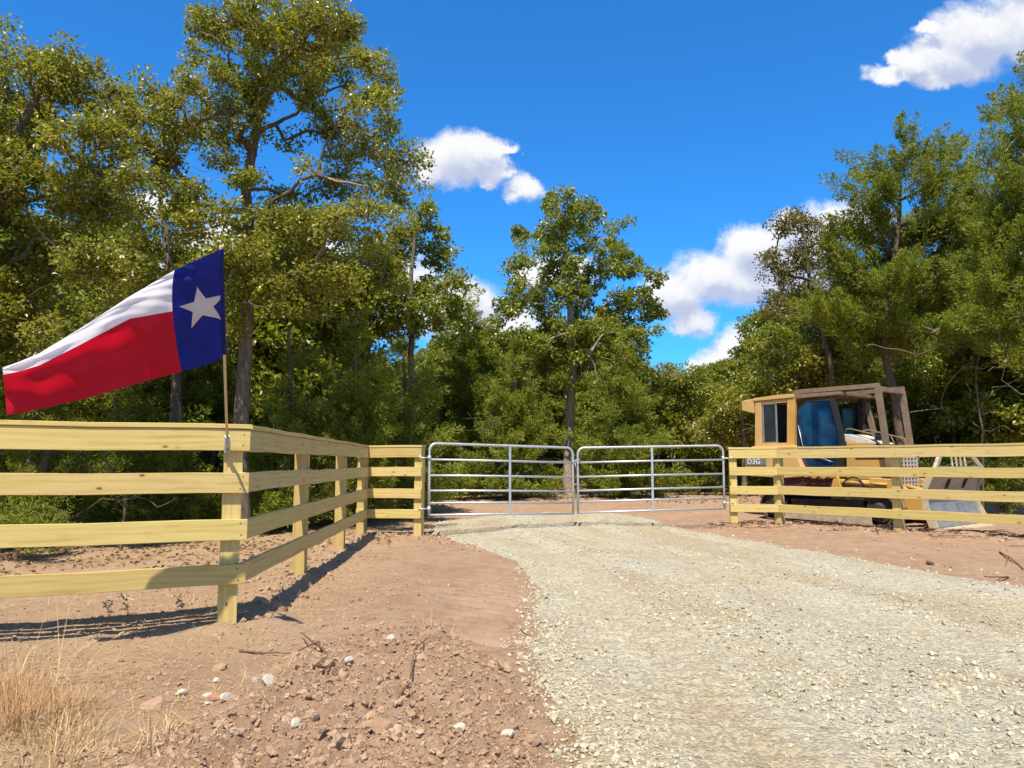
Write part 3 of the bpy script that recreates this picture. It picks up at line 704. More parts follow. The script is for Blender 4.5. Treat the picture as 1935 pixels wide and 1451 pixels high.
# ------------------------------------------------------------------ bulldozer (x forward, y to its left, z up)
def bulldozer():
    hd = math.atan2(-.77, .64)
    root = empty('bulldozer', (6.88, 15.7, .04), 'faded yellow bulldozer with cab and canopy frame parked behind the fence', 'bulldozer', rot=(0, 0, hd))
    def part(name, bm, mat, parent=None, smooth=False):
        o = link(name, bm_mesh(name, bm, smooth), MAT[mat] if isinstance(mat, str) else mat, parent or root, world=False); return o
    # tracks
    for s in (-1, 1):
        y0, y1 = s * .70, s * 1.10; ya, yb = min(y0, y1), max(y0, y1)
        xr, xf, zc, r = -1.10, 1.02, .335, .30
        path = []
        n = 9
        for k in range(n + 1): t = math.pi / 2 + math.pi * k / n; path.append((xr + r * math.cos(t), zc + r * math.sin(t)))
        for k in range(1, 8): path.append((xr + (xf - xr) * k / 8, zc - r))
        for k in range(n + 1): t = -math.pi / 2 + math.pi * k / n; path.append((xf + r * math.cos(t), zc + r * math.sin(t)))
        for k in range(1, 8): path.append((xf + (xr - xf) * k / 8, zc + r - .02 * math.sin(math.pi * k / 8)))
        bm = bmesh.new(); m = len(path)
        # resample by length into shoes
        seg = [math.dist(path[i], path[(i + 1) % m]) for i in range(m)]; tot = sum(seg); ns = 40
        def ptat(d):
            d %= tot
            for i in range(m):
                if d <= seg[i]: f = d / seg[i]; a, b = path[i], path[(i + 1) % m]; return (a[0] + (b[0] - a[0]) * f, a[1] + (b[1] - a[1]) * f), math.atan2(b[1] - a[1], b[0] - a[0])
                d -= seg[i]
        for k in range(ns):
            (px, pz), an = ptat(tot * (k + .5) / ns); L_ = tot / ns * .94
            mt = Matrix.Translation((px, 0, pz)) @ Matrix.Rotation(-an, 4, 'Y')
            add_box(bm, -L_ / 2, L_ / 2, ya, yb, -.012, .018, .003, mt)
            add_box(bm, -L_ / 2 + .004, -L_ / 2 + .026, ya, yb, -.055, -.013, .003, mt)
        tr = part('track', bm, 'track')
        for nm, x, rr, z in (('sprocket', xr, .245, zc), ('idler', xf, .24, zc)):
            bm = bmesh.new(); add_tube(bm, [(x, ya + .08, z), (x, yb - .06, z)], rr, 28); add_tube(bm, [(x, yb - .07 if s > 0 else ya + .07, z), (x, yb + .03 if s > 0 else ya - .03, z)], [rr * .55, rr * .42], 20)
            if nm == 'sprocket':
                for k in range(14):
                    t = 2 * math.pi * k / 14; mt = Matrix.Translation((x, 0, z)) @ Matrix.Rotation(t, 4, 'Y'); add_box(bm, rr - .01, rr + .035, ya + .14, yb - .14, -.022, .022, .004, mt)
            part(nm, bm, 'dark', tr)
        for k in range(5):
            bm = bmesh.new(); x = -.68 + k * .33; add_tube(bm, [(x, ya + .05, .15), (x, yb - .05, .15)], .095, 18); part('roller', bm, 'dark', tr)
        bm = bmesh.new(); add_box(bm, -.78, .70, ya + .11, yb - .11, .16, .48, .02); part('track_frame', bm, 'dark', tr)
        yo = yb + .004 if s > 0 else ya - .026
        bm = bmesh.new(); add_prism(bm, [(-1.02, .09), (.42, .06), (.46, .02), (.92, .02), (.90, .20), (.50, .27), (-1.0, .30)], yo, yo + .022, 'y', .004); part('track_guard', bm, 'guard', tr)
    # hull between the tracks, belly, rear
    bm = bmesh.new(); add_prism(bm, [(-1.55, .38), (-1.2, .30), (.95, .30), (1.05, .5), (1.05, .86), (-1.5, .86), (-1.62, .6)], -.52, .52, 'y', .02); part('hull', bm, 'dark')
    # fuel tank and fenders
    bm = bmesh.new(); add_prism(bm, [(-1.90, 1.02), (-1.78, .90), (-1.0, .88), (-.60, .90), (-.58, 1.06), (-.76, 1.54), (-1.70, 1.54), (-1.88, 1.46)], -.86, .86, 'y', .025); part('rear_body', bm, 'peach')
    bm = bmesh.new(); add_prism(bm, [(-.58, .90), (-.2, .86), (.12, .90), (.12, 1.0), (-.1, 1.06), (-.56, 1.05)], -.84, .84, 'y', .015); part('fender', bm, 'yellow')
    bm = bmesh.new(); add_prism(bm, [(-1.2, .68), (.02, .66), (.08, .89), (-1.25, .885)], -.80, .80, 'y', .01); part('under_cab_shade', bm, 'maroon')  # dark maroon panel standing in for the shadowed interior below the cab
    bm = bmesh.new(); add_box(bm, -1.86, -1.38, -.875, -.866, 1.14, 1.38, .002); pl = part('number_plate', bm, 'plate')
    cu = bpy.data.curves.new('lettering', 'FONT'); cu.body = 'D3G'; cu.size = .155; cu.extrude = .001; cu.align_x = 'LEFT'; cu.space_character = 1.05
    tmp = bpy.data.objects.new('lettering_curve', cu); COL.objects.link(tmp); bpy.context.view_layer.update()
    me = bpy.data.meshes.new_from_object(tmp.evaluated_get(bpy.context.evaluated_depsgraph_get())); bpy.data.objects.remove(tmp); me.materials.clear()
    t = link('lettering', me, MAT['letter'], pl, world=False); t.matrix_local = Matrix.Translation((-1.83, -.8775, 1.165)) @ Matrix.Rotation(math.pi / 2, 4, 'X')
    # cab: yellow pillars, roof, windows
    cab = None
    bm = bmesh.new(); add_box(bm, -1.70, .12, -.70, .70, 1.00, 1.06, .01); add_box(bm, -1.69, -1.60, -.70, .70, 1.54, 1.60, .005); cab = part('cab', bm, 'peach')
    for s in (-1, 1):
        ya, yb = (s * .74, s * .66) if s > 0 else (-.74, -.66); ya, yb = min(ya, yb), max(ya, yb)
        bm = bmesh.new(); add_prism(bm, [(-1.72, 1.54), (-1.56, 1.54), (-1.54, 2.50), (-1.68, 2.50)], ya, yb, 'y', .008); part('rear_pillar', bm, 'peach', cab)
        bm = bmesh.new(); add_prism(bm, [(-.97, 1.53), (-.70, 1.04), (-.56, 1.04), (-.80, 1.55), (-.745, 2.52), (-.925, 2.52)], ya, yb, 'y', .008); part('centre_pillar', bm, 'yellow', cab)
        bm = bmesh.new(); add_prism(bm, [(.03, 1.02), (.15, 1.02), (.25, 1.5), (.235, 1.72), (.10, 2.44), (-.0, 2.492), (-.02, 2.44), (.155, 1.72), (.16, 1.5)], ya, yb, 'y', .006); part('front_pillar', bm, 'black' if s < 0 else 'bronze', cab)
        bm = bmesh.new(); add_prism(bm, [(-1.55, 1.54), (-.95, 1.54), (-.95, 1.60), (-1.55, 1.60)], ya + .01, yb - .01, 'y', .004); part('window_sill', bm, 'peach', cab)
        bm = bmesh.new(); add_prism(bm, [(-1.55, 2.43), (-.94, 2.44), (-.94, 2.51), (-1.55, 2.5)], ya + .01, yb - .01, 'y', .004); part('window_rail', bm, 'peach', cab)
        # sliding rear side window: one smoked sash shut, the other half open
        yg = s * .705
        bm = bmesh.new()
        for x in (-1.535, -1.225): add_box(bm, x, x + .035, yg - .012, yg + .012, 1.60, 2.43, .003)
        for z in (1.60, 2.405): add_box(bm, -1.50, -1.225, yg - .0115, yg + .0115, z, z + .025, .003)
        sash = part('window_sash', bm, 'alu', cab)
        bm = bmesh.new(); add_box(bm, -1.505, -1.22, yg - .004, yg + .004, 1.62, 2.41); part('window_pane', bm, 'smoke', cab)
        # tinted door: one pane in a thin dark frame
        poly = [(-.60, 1.08), (.02, 1.08), (.14, 1.52), (.13, 1.74), (.015, 2.38), (-.03, 2.43), (-.52, 2.43), (-.715, 2.28), (-.735, 1.58)]
        cx_ = sum(p[0] for p in poly) / len(poly); cz_ = sum(p[1] for p in poly) / len(poly)
        bm = bmesh.new(); add_prism(bm, [(cx_ + (x - cx_) * .985, cz_ + (z - cz_) * .985) for x, z in poly], yg - .006, yg + .006, 'y'); door = part('door', bm, 'blueglass' if s < 0 else 'smoke', cab)
        bm = bmesh.new(); pts = [Vector((x, yg, z)) for x, z in poly]; add_tube(bm, pts, .016, 6, closed=True); part('door_seal', bm, 'black', door)
        bm = bmesh.new(); add_tube(bm, [(-.70, yg + s * .03, 1.95), (-.62, yg + s * .035, 1.55), (-.56, yg + s * .03, 1.40)], .009, 6); add_tube(bm, [(-.40, yg + s * .03, 1.34), (-.05, yg + s * .035, 1.22), (.0, yg + s * .01, 1.2)], .009, 6); part('grab_rail', bm, 'alu', door)
    bm = bmesh.new(); add_prism(bm, [(-1.70, 2.505), (-.76, 2.525), (-.76, 2.60), (-1.1, 2.61), (-1.72, 2.57)], -.76, .76, 'y', .012); rf = part('roof', bm, 'peach', cab)
    bm = bmesh.new(); add_prism(bm, [(-2.02, 2.32), (-1.90, 2.30), (-1.72, 2.24), (-1.70, 2.56), (-1.95, 2.55), (-2.02, 2.50)], -.74, .74, 'y', .02); part('roof_visor', bm, 'peach', rf)
    bm = bmesh.new(); add_prism(bm, [(-.755, 2.50), (.22, 2.52), (.22, 2.585), (-.755, 2.59)], -.74, .74, 'y', .01); part('front_roof', bm, 'bronze', rf)
    # inside: seat, console, rear wall
    bm = bmesh.new(); add_box(bm, -1.15, -.70, -.27, .27, 1.10, 1.45, .05); add_box(bm, -1.22, -1.06, -.26, .26, 1.40, 2.08, .06); part('seat', bm, 'black', cab)
    bm = bmesh.new(); add_box(bm, -1.62, -1.585, -.66, .66, 1.60, 2.46); add_box(bm, -.12, .06, -.55, .45, 1.06, 1.62, .03); add_box(bm, -1.0, -.5, .45, .62, 1.06, 1.72, .03); part('cab_lining', bm, 'black', cab)
    bm = bmesh.new(); add_tube(bm, [(-.35, -.12, 1.06), (-.42, -.14, 1.60)], .014, 8); add_tube(bm, [(-.42, -.14, 1.58), (-.42, -.14, 1.66)], .03, 8); part('control_lever', bm, 'dark', cab)
    # canopy frame and sweeps in front of the cab
    cf = None; bm = bmesh.new()
    def bar(bm, a, b, w=.085, h=.10, r=.006):
        a = Vector(a); b = Vector(b); d = (b - a); ln = d.length; d.normalize(); up = Vector((0, 0, 1)) if abs(d.z) < .8 else Vector((1, 0, 0)); sd_ = up.cross(d).normalized(); up = d.cross(sd_)
        mt = Matrix((d, sd_, up)).transposed().to_4x4(); mt.translation = a; add_box(bm, 0, ln, -w / 2, w / 2, -h / 2, h / 2, r, mt)
    bar(bm, (.86, -.52, 2.60), (.86, .52, 2.60), .09, .095); cf = part('canopy_frame', bm, 'bronze')
    for s in (-1, 1):
        bm = bmesh.new(); bar(bm, (-.76, s * .70, 2.64), (.90, s * .52, 2.665), .08, .085); part('canopy_beam', bm, 'bronze', cf)
        bm = bmesh.new(); bar(bm, (.86, s * .52, 2.62), (1.02, s * .52, 1.0), .10, .10); part('canopy_post', bm, 'bronze', cf)
    bm = bmesh.new(); bar(bm, (-.02, .62, 2.55), (-.04, .62, 1.5), .10, .12); part('canopy_post', bm, 'dark', cf)
    # hood with bleached top, maroon stripe, hand rail, exhaust stub
    bm = bmesh.new(); add_prism(bm, [(.10, .86), (1.06, .84), (1.06, 1.44), (.62, 1.55), (.12, 1.60)], -.40, .40, 'y', .02); hood = part('hood', bm, 'yellow')
    bm = bmesh.new(); add_prism(bm, [(.10, 1.60), (.72, 1.545), (.72, 1.57), (.55, 1.63), (.20, 1.75), (.06, 1.76)], -.38, .38, 'y', .015); part('hood_top', bm, 'silver', hood)
    for s in (-1, 1):
        bm = bmesh.new(); add_box(bm, .30, .93, s * .4035 - .0025, s * .4035 + .0025, 1.255, 1.285, .001); part('stripe', bm, 'maroon', hood)
        bm = bmesh.new(); add_tube(bm, [(.10, s * .36, 1.80), (.12, s * .37, 1.85), (.2, s * .37, 1.86), (.5, s * .37, 1.78), (.86, s * .37, 1.68), (.93, s * .37, 1.66), (.95, s * .36, 1.56), (.92, s * .36, 1.44)], .015, 8); add_tube(bm, [(.66, s * .37, 1.73), (.74, s * .36, 1.54)], .013, 8); part('hand_rail', bm, 'bronze', hood)
        bm = bmesh.new(); add_tube(bm, [(1.00, s * .42, .90), (1.00, s * .42, 1.40), (.99, s * .42, 1.47), (.94, s * .42, 1.50)], .022, 8); part('corner_tube', bm, 'yellow', hood)
    bm = bmesh.new(); add_tube(bm, [(.52, .12, 1.60), (.52, .12, 1.78)], .05, 12); part('exhaust', bm, 'dark', hood)
    # grille guard of pierced plate
    bm = bmesh.new(); y0, y1, z0, z1 = -.43, .43, .62, 1.44; nc, nr = 6, 11; xg = 1.09
    for k in range(nc + 1): y = y0 + (y1 - y0) * k / nc; w = .024 if k not in (0, nc, nc // 2) else .032; add_box(bm, xg, xg + .03, y - w, y + w, z0, z1)
    for k in range(nr + 1):
        z = z0 + (z1 - z0) * k / nr
        for j in range(nc):
            ya_ = y0 + (y1 - y0) * j / nc + .018; yb_ = y0 + (y1 - y0) * (j + 1) / nc - .018; add_box(bm, xg + .002, xg + .027, ya_, yb_, z - .014, z + .014)
    gr = part('grille', bm, 'grille')
    bm = bmesh.new(); add_box(bm, 1.062, 1.085, -.40, .40, .64, 1.42); part('radiator', bm, 'dark', gr)
    # push arms, lift bracket, cylinders, hoses
    for s in (-1, 1):
        y = s * .60
        bm = bmesh.new(); add_prism(bm, [(.55, .34), (1.0, .36), (1.55, .28), (1.86, .28), (1.84, .50), (1.45, .58), (1.15, .88), (.70, .90), (.55, .62)], y - .07, y + .07, 'y', .015); part('push_arm', bm, 'yellow')
        bm = bmesh.new(); add_prism(bm, [(-.02, .46), (.26, .46), (.20, .70), (.14, .93), (.06, .93), (.0, .70)], s * .80 - .03, s * .80 + .03, 'y', .01); part('trunnion_bracket', bm, 'yellow')
        bm = bmesh.new(); add_tube(bm, [(.12, s * .74, .82), (.72, s * .72, .80)], .055, 14); add_tube(bm, [(.70, s * .72, .80), (1.02, s * .68, .78)], .026, 10); part('lift_cylinder', bm, 'yellow')
        bm = bmesh.new(); add_tube(bm, arc((.42, s * .78, .70), .21, .15, math.pi - .3, 10), .016, 7); add_tube(bm, [(.16, s * .80, .68), (.40, s * .81, .715), (.64, s * .80, .68)], .016, 7); part('hose', bm, 'black')
        bm = bmesh.new(); add_tube(bm, [(-.48 + .06 * k, s * .86, .885 + .03 * math.sin(k * 1.9)) for k in range(9)], .014, 7); part('hose', bm, 'maroon')
        bm = bmesh.new(); add_tube(bm, [(1.2, s * .35, .75), (1.80, s * .40, .62)], .045, 12); part('tilt_cylinder', bm, 'yellow')
    bm = bmesh.new(); add_box(bm, 1.35, 1.60, -.56, .56, .34, .54, .02); part('cross_beam', bm, 'dark')
    # blade: curved mould board with spill guard, trash rack, cutting edge
    def prof(z): return 1.90 + .20 * ((z - .55) / .5) ** 2
    zs = [.07 + (1.06 - .07) * k / 14 for k in range(15)]; poly = [(prof(z), z) for z in zs] + [(prof(z) - .045, z) for z in zs[::-1]]
    bm = bmesh.new(); add_prism(bm, poly, -1.22, 1.10, 'y', .004); bl = part('blade', bm, 'blade')
    for y in (-1.241, 1.101):
        bm = bmesh.new(); add_prism(bm, [(2.13, .02), (2.06, .20), (1.955, .42), (1.955, .72), (2.12, 1.07), (1.98, 1.07), (1.855, .72), (1.85, .4), (1.96, .04)], y, y + .02, 'y', .003); part('end_bit', bm, 'bladet', bl)
    bm = bmesh.new(); add_prism(bm, [(2.075, .02), (2.17, -.05), (2.185, -.035), (2.10, .07)], -1.25, 1.13, 'y', .004); part('cutting_edge', bm, 'bladet', bl)
    for y in (-.42, -.34, .34, .42):
        bm = bmesh.new(); add_prism(bm, [(prof(.72) + .012, .72), (prof(.90) + .014, .90), (prof(.90) - .02, .90), (prof(.72) - .02, .72)], y - .012, y + .012, 'y'); part('slot', bm, 'black', bl)
    bm = bmesh.new()
    bar(bm, (2.05, -1.14, 1.05), (1.99, -.68, 1.37), .06, .10); bar(bm, (1.99, -.70, 1.37), (1.99, .62, 1.37), .05, .05); bar(bm, (1.99, .60, 1.37), (2.05, 1.04, 1.05), .06, .10)
    bar(bm, (2.03, -1.02, 1.10), (2.03, .95, 1.10), .04, .035)
    for k in range(4): y = -.30 + k * .2; bar(bm, (2.03, y, 1.12), (1.99, y + .05, 1.36), .022, .03)
    part('trash_rack', bm, 'guard', bl)
bulldozer()
# ------------------------------------------------------------------ trees
def tubes(segs, name, taper_n=6):
    """segs: list of (points (k,3), radii (k,)) -> one smooth mesh"""
    Vs = []; Fs = []; base = 0
    for P, R, n in segs:
        P = np.asarray(P, float); k = len(P); D = np.gradient(P, axis=0); D /= np.linalg.norm(D, axis=1)[:, None] + 1e-9
        ref = np.where(np.abs(D[:, 2:3]) < .9, np.array([[0, 0, 1.]]), np.array([[1., 0, 0]]))
        if k > 1: ref[:] = ref[0]
        A = ref - D * (ref * D).sum(1)[:, None]; A /= np.linalg.norm(A, axis=1)[:, None] + 1e-9; B = np.cross(D, A)
        t = np.arange(n) * 2 * np.pi / n
        ring = P[:, None] + (A[:, None] * np.cos(t)[None, :, None] + B[:, None] * np.sin(t)[None, :, None]) * np.asarray(R)[:, None, None]
        Vs.append(ring.reshape(-1, 3)); i = np.arange(k * n).reshape(k, n)
        Fs.append(np.stack([i[:-1], i[1:], np.roll(i, -1, 1)[1:], np.roll(i, -1, 1)[:-1]], -1).reshape(-1, 4) + base); base += k * n
    mi = np.concatenate([np.full((len(P) - 1) * n, 1 if max(R) < .017 else 0) for P, R, n in segs])
    return np_mesh(name, np.concatenate(Vs), np.concatenate(Fs), True, mi)
def skeleton(rng, trunk, r0, centers, bare, limbs=(), twist=.12, pipe=.0062, flare=1.35, low=0.0, wob=.35):
    """trunk polyline, clusters joined to the nearest wood so that limbs fork as they do on a tree"""
    T = [np.array(trunk[0], float)]
    for a, b in zip(trunk[:-1], trunk[1:]):
        a = np.array(a, float); b = np.array(b, float); m = max(1, int(np.linalg.norm(b - a) / .3))
        for k in range(1, m + 1):
            p = a + (b - a) * k / m
            if k < m: p = p + rng.normal(0, .018, 3) * np.array([1, 1, .3])
            T.append(p)
    nT = len(T); pos = T[:]; par = [-1] + list(range(nT - 1)); plen = [0.0]
    for i in range(1, nT): plen.append(plen[-1] + np.linalg.norm(pos[i] - pos[i - 1]))
    tw = [0.0] * nT
    def chain_to(j, c):
        a = pos[j]; ln = np.linalg.norm(c - a); m = 2 if ln < .7 else 3 if ln < 1.6 else 5; last = j
        off = rng.normal(0, twist * ln, 3); off[2] = abs(off[2]) * .6
        for k in range(1, m + 1):
            t = k / m; p = a + (c - a) * t + off * 4 * t * (1 - t) * .5
            if k < m: p = p + rng.normal(0, .03 * ln, 3)
            pos.append(p); par.append(last); plen.append(plen[last] + np.linalg.norm(p - pos[last])); tw.append(0.0); last = len(pos) - 1
        return last
    for lb in limbs:
        q = np.array([np.array(p, float) for p in lb]); j = int(np.argmin(np.linalg.norm(np.array(pos[:nT]) - q[0], axis=1)))
        for p in q[1:]: j = chain_to(j, p)
    allc = [(c, 1.0) for c in centers] + [(c, .12) for c in bare]
    tp = np.array(T); dist = [np.min(np.linalg.norm(tp - c, axis=1)) for c, _ in allc]
    h0 = trunk[0][2] + low
    for i in np.argsort(dist):
        c, wgt = allc[i]; hh = h0 if wgt == 1.0 else trunk[0][2] + .6; Pn = np.array(pos); d = np.linalg.norm(Pn - c, axis=1); below = np.maximum(0, Pn[:, 2] - c[2])
        cost = d + wob * below + .10 * np.array(plen) + np.where(Pn[:, 2] < hh, 5, 0) + (0 if wgt == 1.0 else 1.2) * np.maximum(0, Pn[:, 2] - c[2])
        j = chain_to(int(np.argmin(cost)), c); tw[j] += wgt
    n = len(pos); w = np.array(tw)
    for i in range(n - 1, 0, -1): w[par[i]] += w[i]
    rad = pipe * np.maximum(w, .2) ** .46
    pl = np.array(plen); tt = pl[:nT] / pl[nT - 1]
    prof = r0 * (1 - .72 * tt ** 1.2) * (1 + (flare - 1) * np.exp(-pl[:nT] / .25)); rad[:nT] = np.maximum(rad[:nT] * .6, prof)
    ch = [[] for _ in range(n)]
    for i in range(1, n): ch[par[i]].append(i)
    segs = []; P = np.array(pos)
    segs.append((P[:nT], rad[:nT], 12))
    stack = [(i, c) for i in range(nT) for c in ch[i] if c >= nT]
    while stack:
        p, c = stack.pop(); pts = [P[p]]; rr = [min(rad[p], rad[c] * 1.15)]; cur = c
        while True:
            pts.append(P[cur]); rr.append(rad[cur]); k = ch[cur]
            if not k: rr[-1] *= .45; break
            k = sorted(k, key=lambda q: -rad[q]); stack += [(cur, q) for q in k[1:]]; cur = k[0]
        segs.append((np.array(pts), np.array(rr), 7 if rr[0] > .03 else 4))
    return segs
def leaf_quads(rng, C, N_, size, width, droop=.0):
    """kite leaves: C tips' middles, N_ directions along the leaf"""
    n = len(C); D = N_ / (np.linalg.norm(N_, axis=1)[:, None] + 1e-9); q = rng.normal(size=(n, 3)) * .62 + np.array([-.05, -.35, .72])
    S = np.cross(D, q); S /= np.linalg.norm(S, axis=1)[:, None] + 1e-9
    ln = size * rng.uniform(.65, 1.35, n)[:, None]; wd = width * rng.uniform(.7, 1.3, n)[:, None]; up = np.cross(S, D) * ln * .12
    a = C - D * ln * .5; b = C + S * wd * .5 + D * ln * .08 + up; c = C + D * ln * .5; d = C - S * wd * .5 + D * ln * .08 + up
    V = np.stack([a, b, c, d], 1).reshape(-1, 3); F = np.arange(4 * n).reshape(n, 4)
    return V, F
def oak_crown(rng, centers, rad, n, size=.10, width=.055):
    C = np.repeat(centers, n, 0); k = len(C); o = rng.normal(size=(k, 3)); o /= np.linalg.norm(o, axis=1)[:, None]; o *= (rng.uniform(0, 1, k) ** .45)[:, None]
    R = np.repeat(rad, n)[:, None]; P = C + o * R * np.array([1, 1, .72]); D = o + rng.normal(0, .7, (k, 3)) + np.array([0, 0, -.1])
    return leaf_quads(rng, P, D, size, width)
def cedar_crown(rng, centers, rad, n, axis, size=.15, width=.024, up=.45):
    """plumes: each cluster is a bundle of side shoots along an outward, rising axis"""
    m = len(centers); out = centers - axis; out[:, 2] *= .25; out /= np.linalg.norm(out, axis=1)[:, None] + 1e-6
    ax = out + np.array([0, 0, up]) + rng.normal(0, .38, (m, 3)); ax /= np.linalg.norm(ax, axis=1)[:, None]
    C = np.repeat(centers, n, 0); A = np.repeat(ax, n, 0); R = np.repeat(rad, n)[:, None]; k = len(C)
    t = rng.uniform(-1, 1.15, (k, 1)); o = rng.normal(size=(k, 3)); o -= A * (o * A).sum(1)[:, None]; o /= np.linalg.norm(o, axis=1)[:, None] + 1e-9
    rr = (rng.uniform(0, 1, (k, 1)) ** .6) * np.clip(1.1 - np.abs(t) ** 1.5 * .8, .12, 1) * .55
    P = C + A * t * R + o * rr * R + np.array([0, 0, -.12]) * R * rr; D = A * .9 + o * .75 + rng.normal(0, .35, (k, 3))
    return leaf_quads(rng, P, D, size, width)
def sample_blobs(rng, blobs, dens, pow_=2.3, minc=2):
    out = []
    for c, r in blobs:
        vol = r[0] * r[1] * r[2]; n = max(minc, int(round(dens * vol ** .78)))
        o = rng.normal(size=(n, 3)); o /= np.linalg.norm(o, axis=1)[:, None]; o *= (rng.uniform(0, 1, n) ** (1 / pow_))[:, None]
        out.append(np.array(c) + o * np.array(r))
    return np.concatenate(out)
def px_blobs(rng, L_, Y, spread, dep=1.0):
    out = []
    for b in L_:
        px, py, rx, ry = b[:4]; dy = b[4] if len(b) > 4 else rng.uniform(-spread, spread)
        c = at(px, py, Y + dy); k = (Y + dy) / FPX; out.append(((c.x, c.y, c.z), (rx * k, (rx + ry) * .5 * k * dep, ry * k)))
    return out
def build_tree(name, base, trunk, r0, blobs, label, seed, kind='oak', dens=26, crad=(.24, .42), n=95, size=.10, width=.056, leaf='oak', bark='bark', nbare=0, boost=1.0, shell=None, bare_blobs=None,
               limbs=(), group=None, cat='tree', low=1.0, pipe=.0075, twist=.12, wob=.35, pow_=2.3, up=.45):
    rng = np.random.default_rng(seed)
    C = sample_blobs(rng, blobs, dens * (1.9 if kind == 'oak' else 1.5) * boost, pow_); rad = rng.uniform(crad[0], crad[1], len(C))
    C = C[C[:, 2] > base[2] + .25] if kind == 'cedar' else C; rad = rad[:len(C)]
    bare = sample_blobs(rng, bare_blobs, nbare, 1.6) if bare_blobs else []
    root = empty(name, base, label, cat, group)
    segs = skeleton(rng, trunk, r0, C, bare, limbs, pipe=pipe, twist=twist, low=low, wob=wob)
    link('trunk', tubes(segs, 'trunk'), [MAT[bark], MAT['pale']], root)
    if kind == 'oak': V, F = oak_crown(rng, C, rad, n, size, width)
    else:
        tp = np.array([np.array(p, float) for p in trunk]); ax = C.copy(); i = np.argmin(np.linalg.norm(tp[None, :, :] - C[:, None, :], axis=2), 1); ax[:, :2] = tp[i][:, :2]
        V, F = cedar_crown(rng, C, rad, n, ax, size, width, up)
    link('crown', np_mesh('crown', V, F), MAT[leaf], root)
    return root
def gpt(x, y): return Vector((x, y, float(ground_z([x], [y])[0])))
def trunk_px(base, L_, Y): return [tuple(base - Vector((0, 0, .2)))] + [tuple(at(px, py, Y + (dy[0] if dy else 0))) for px, py, *dy in L_]

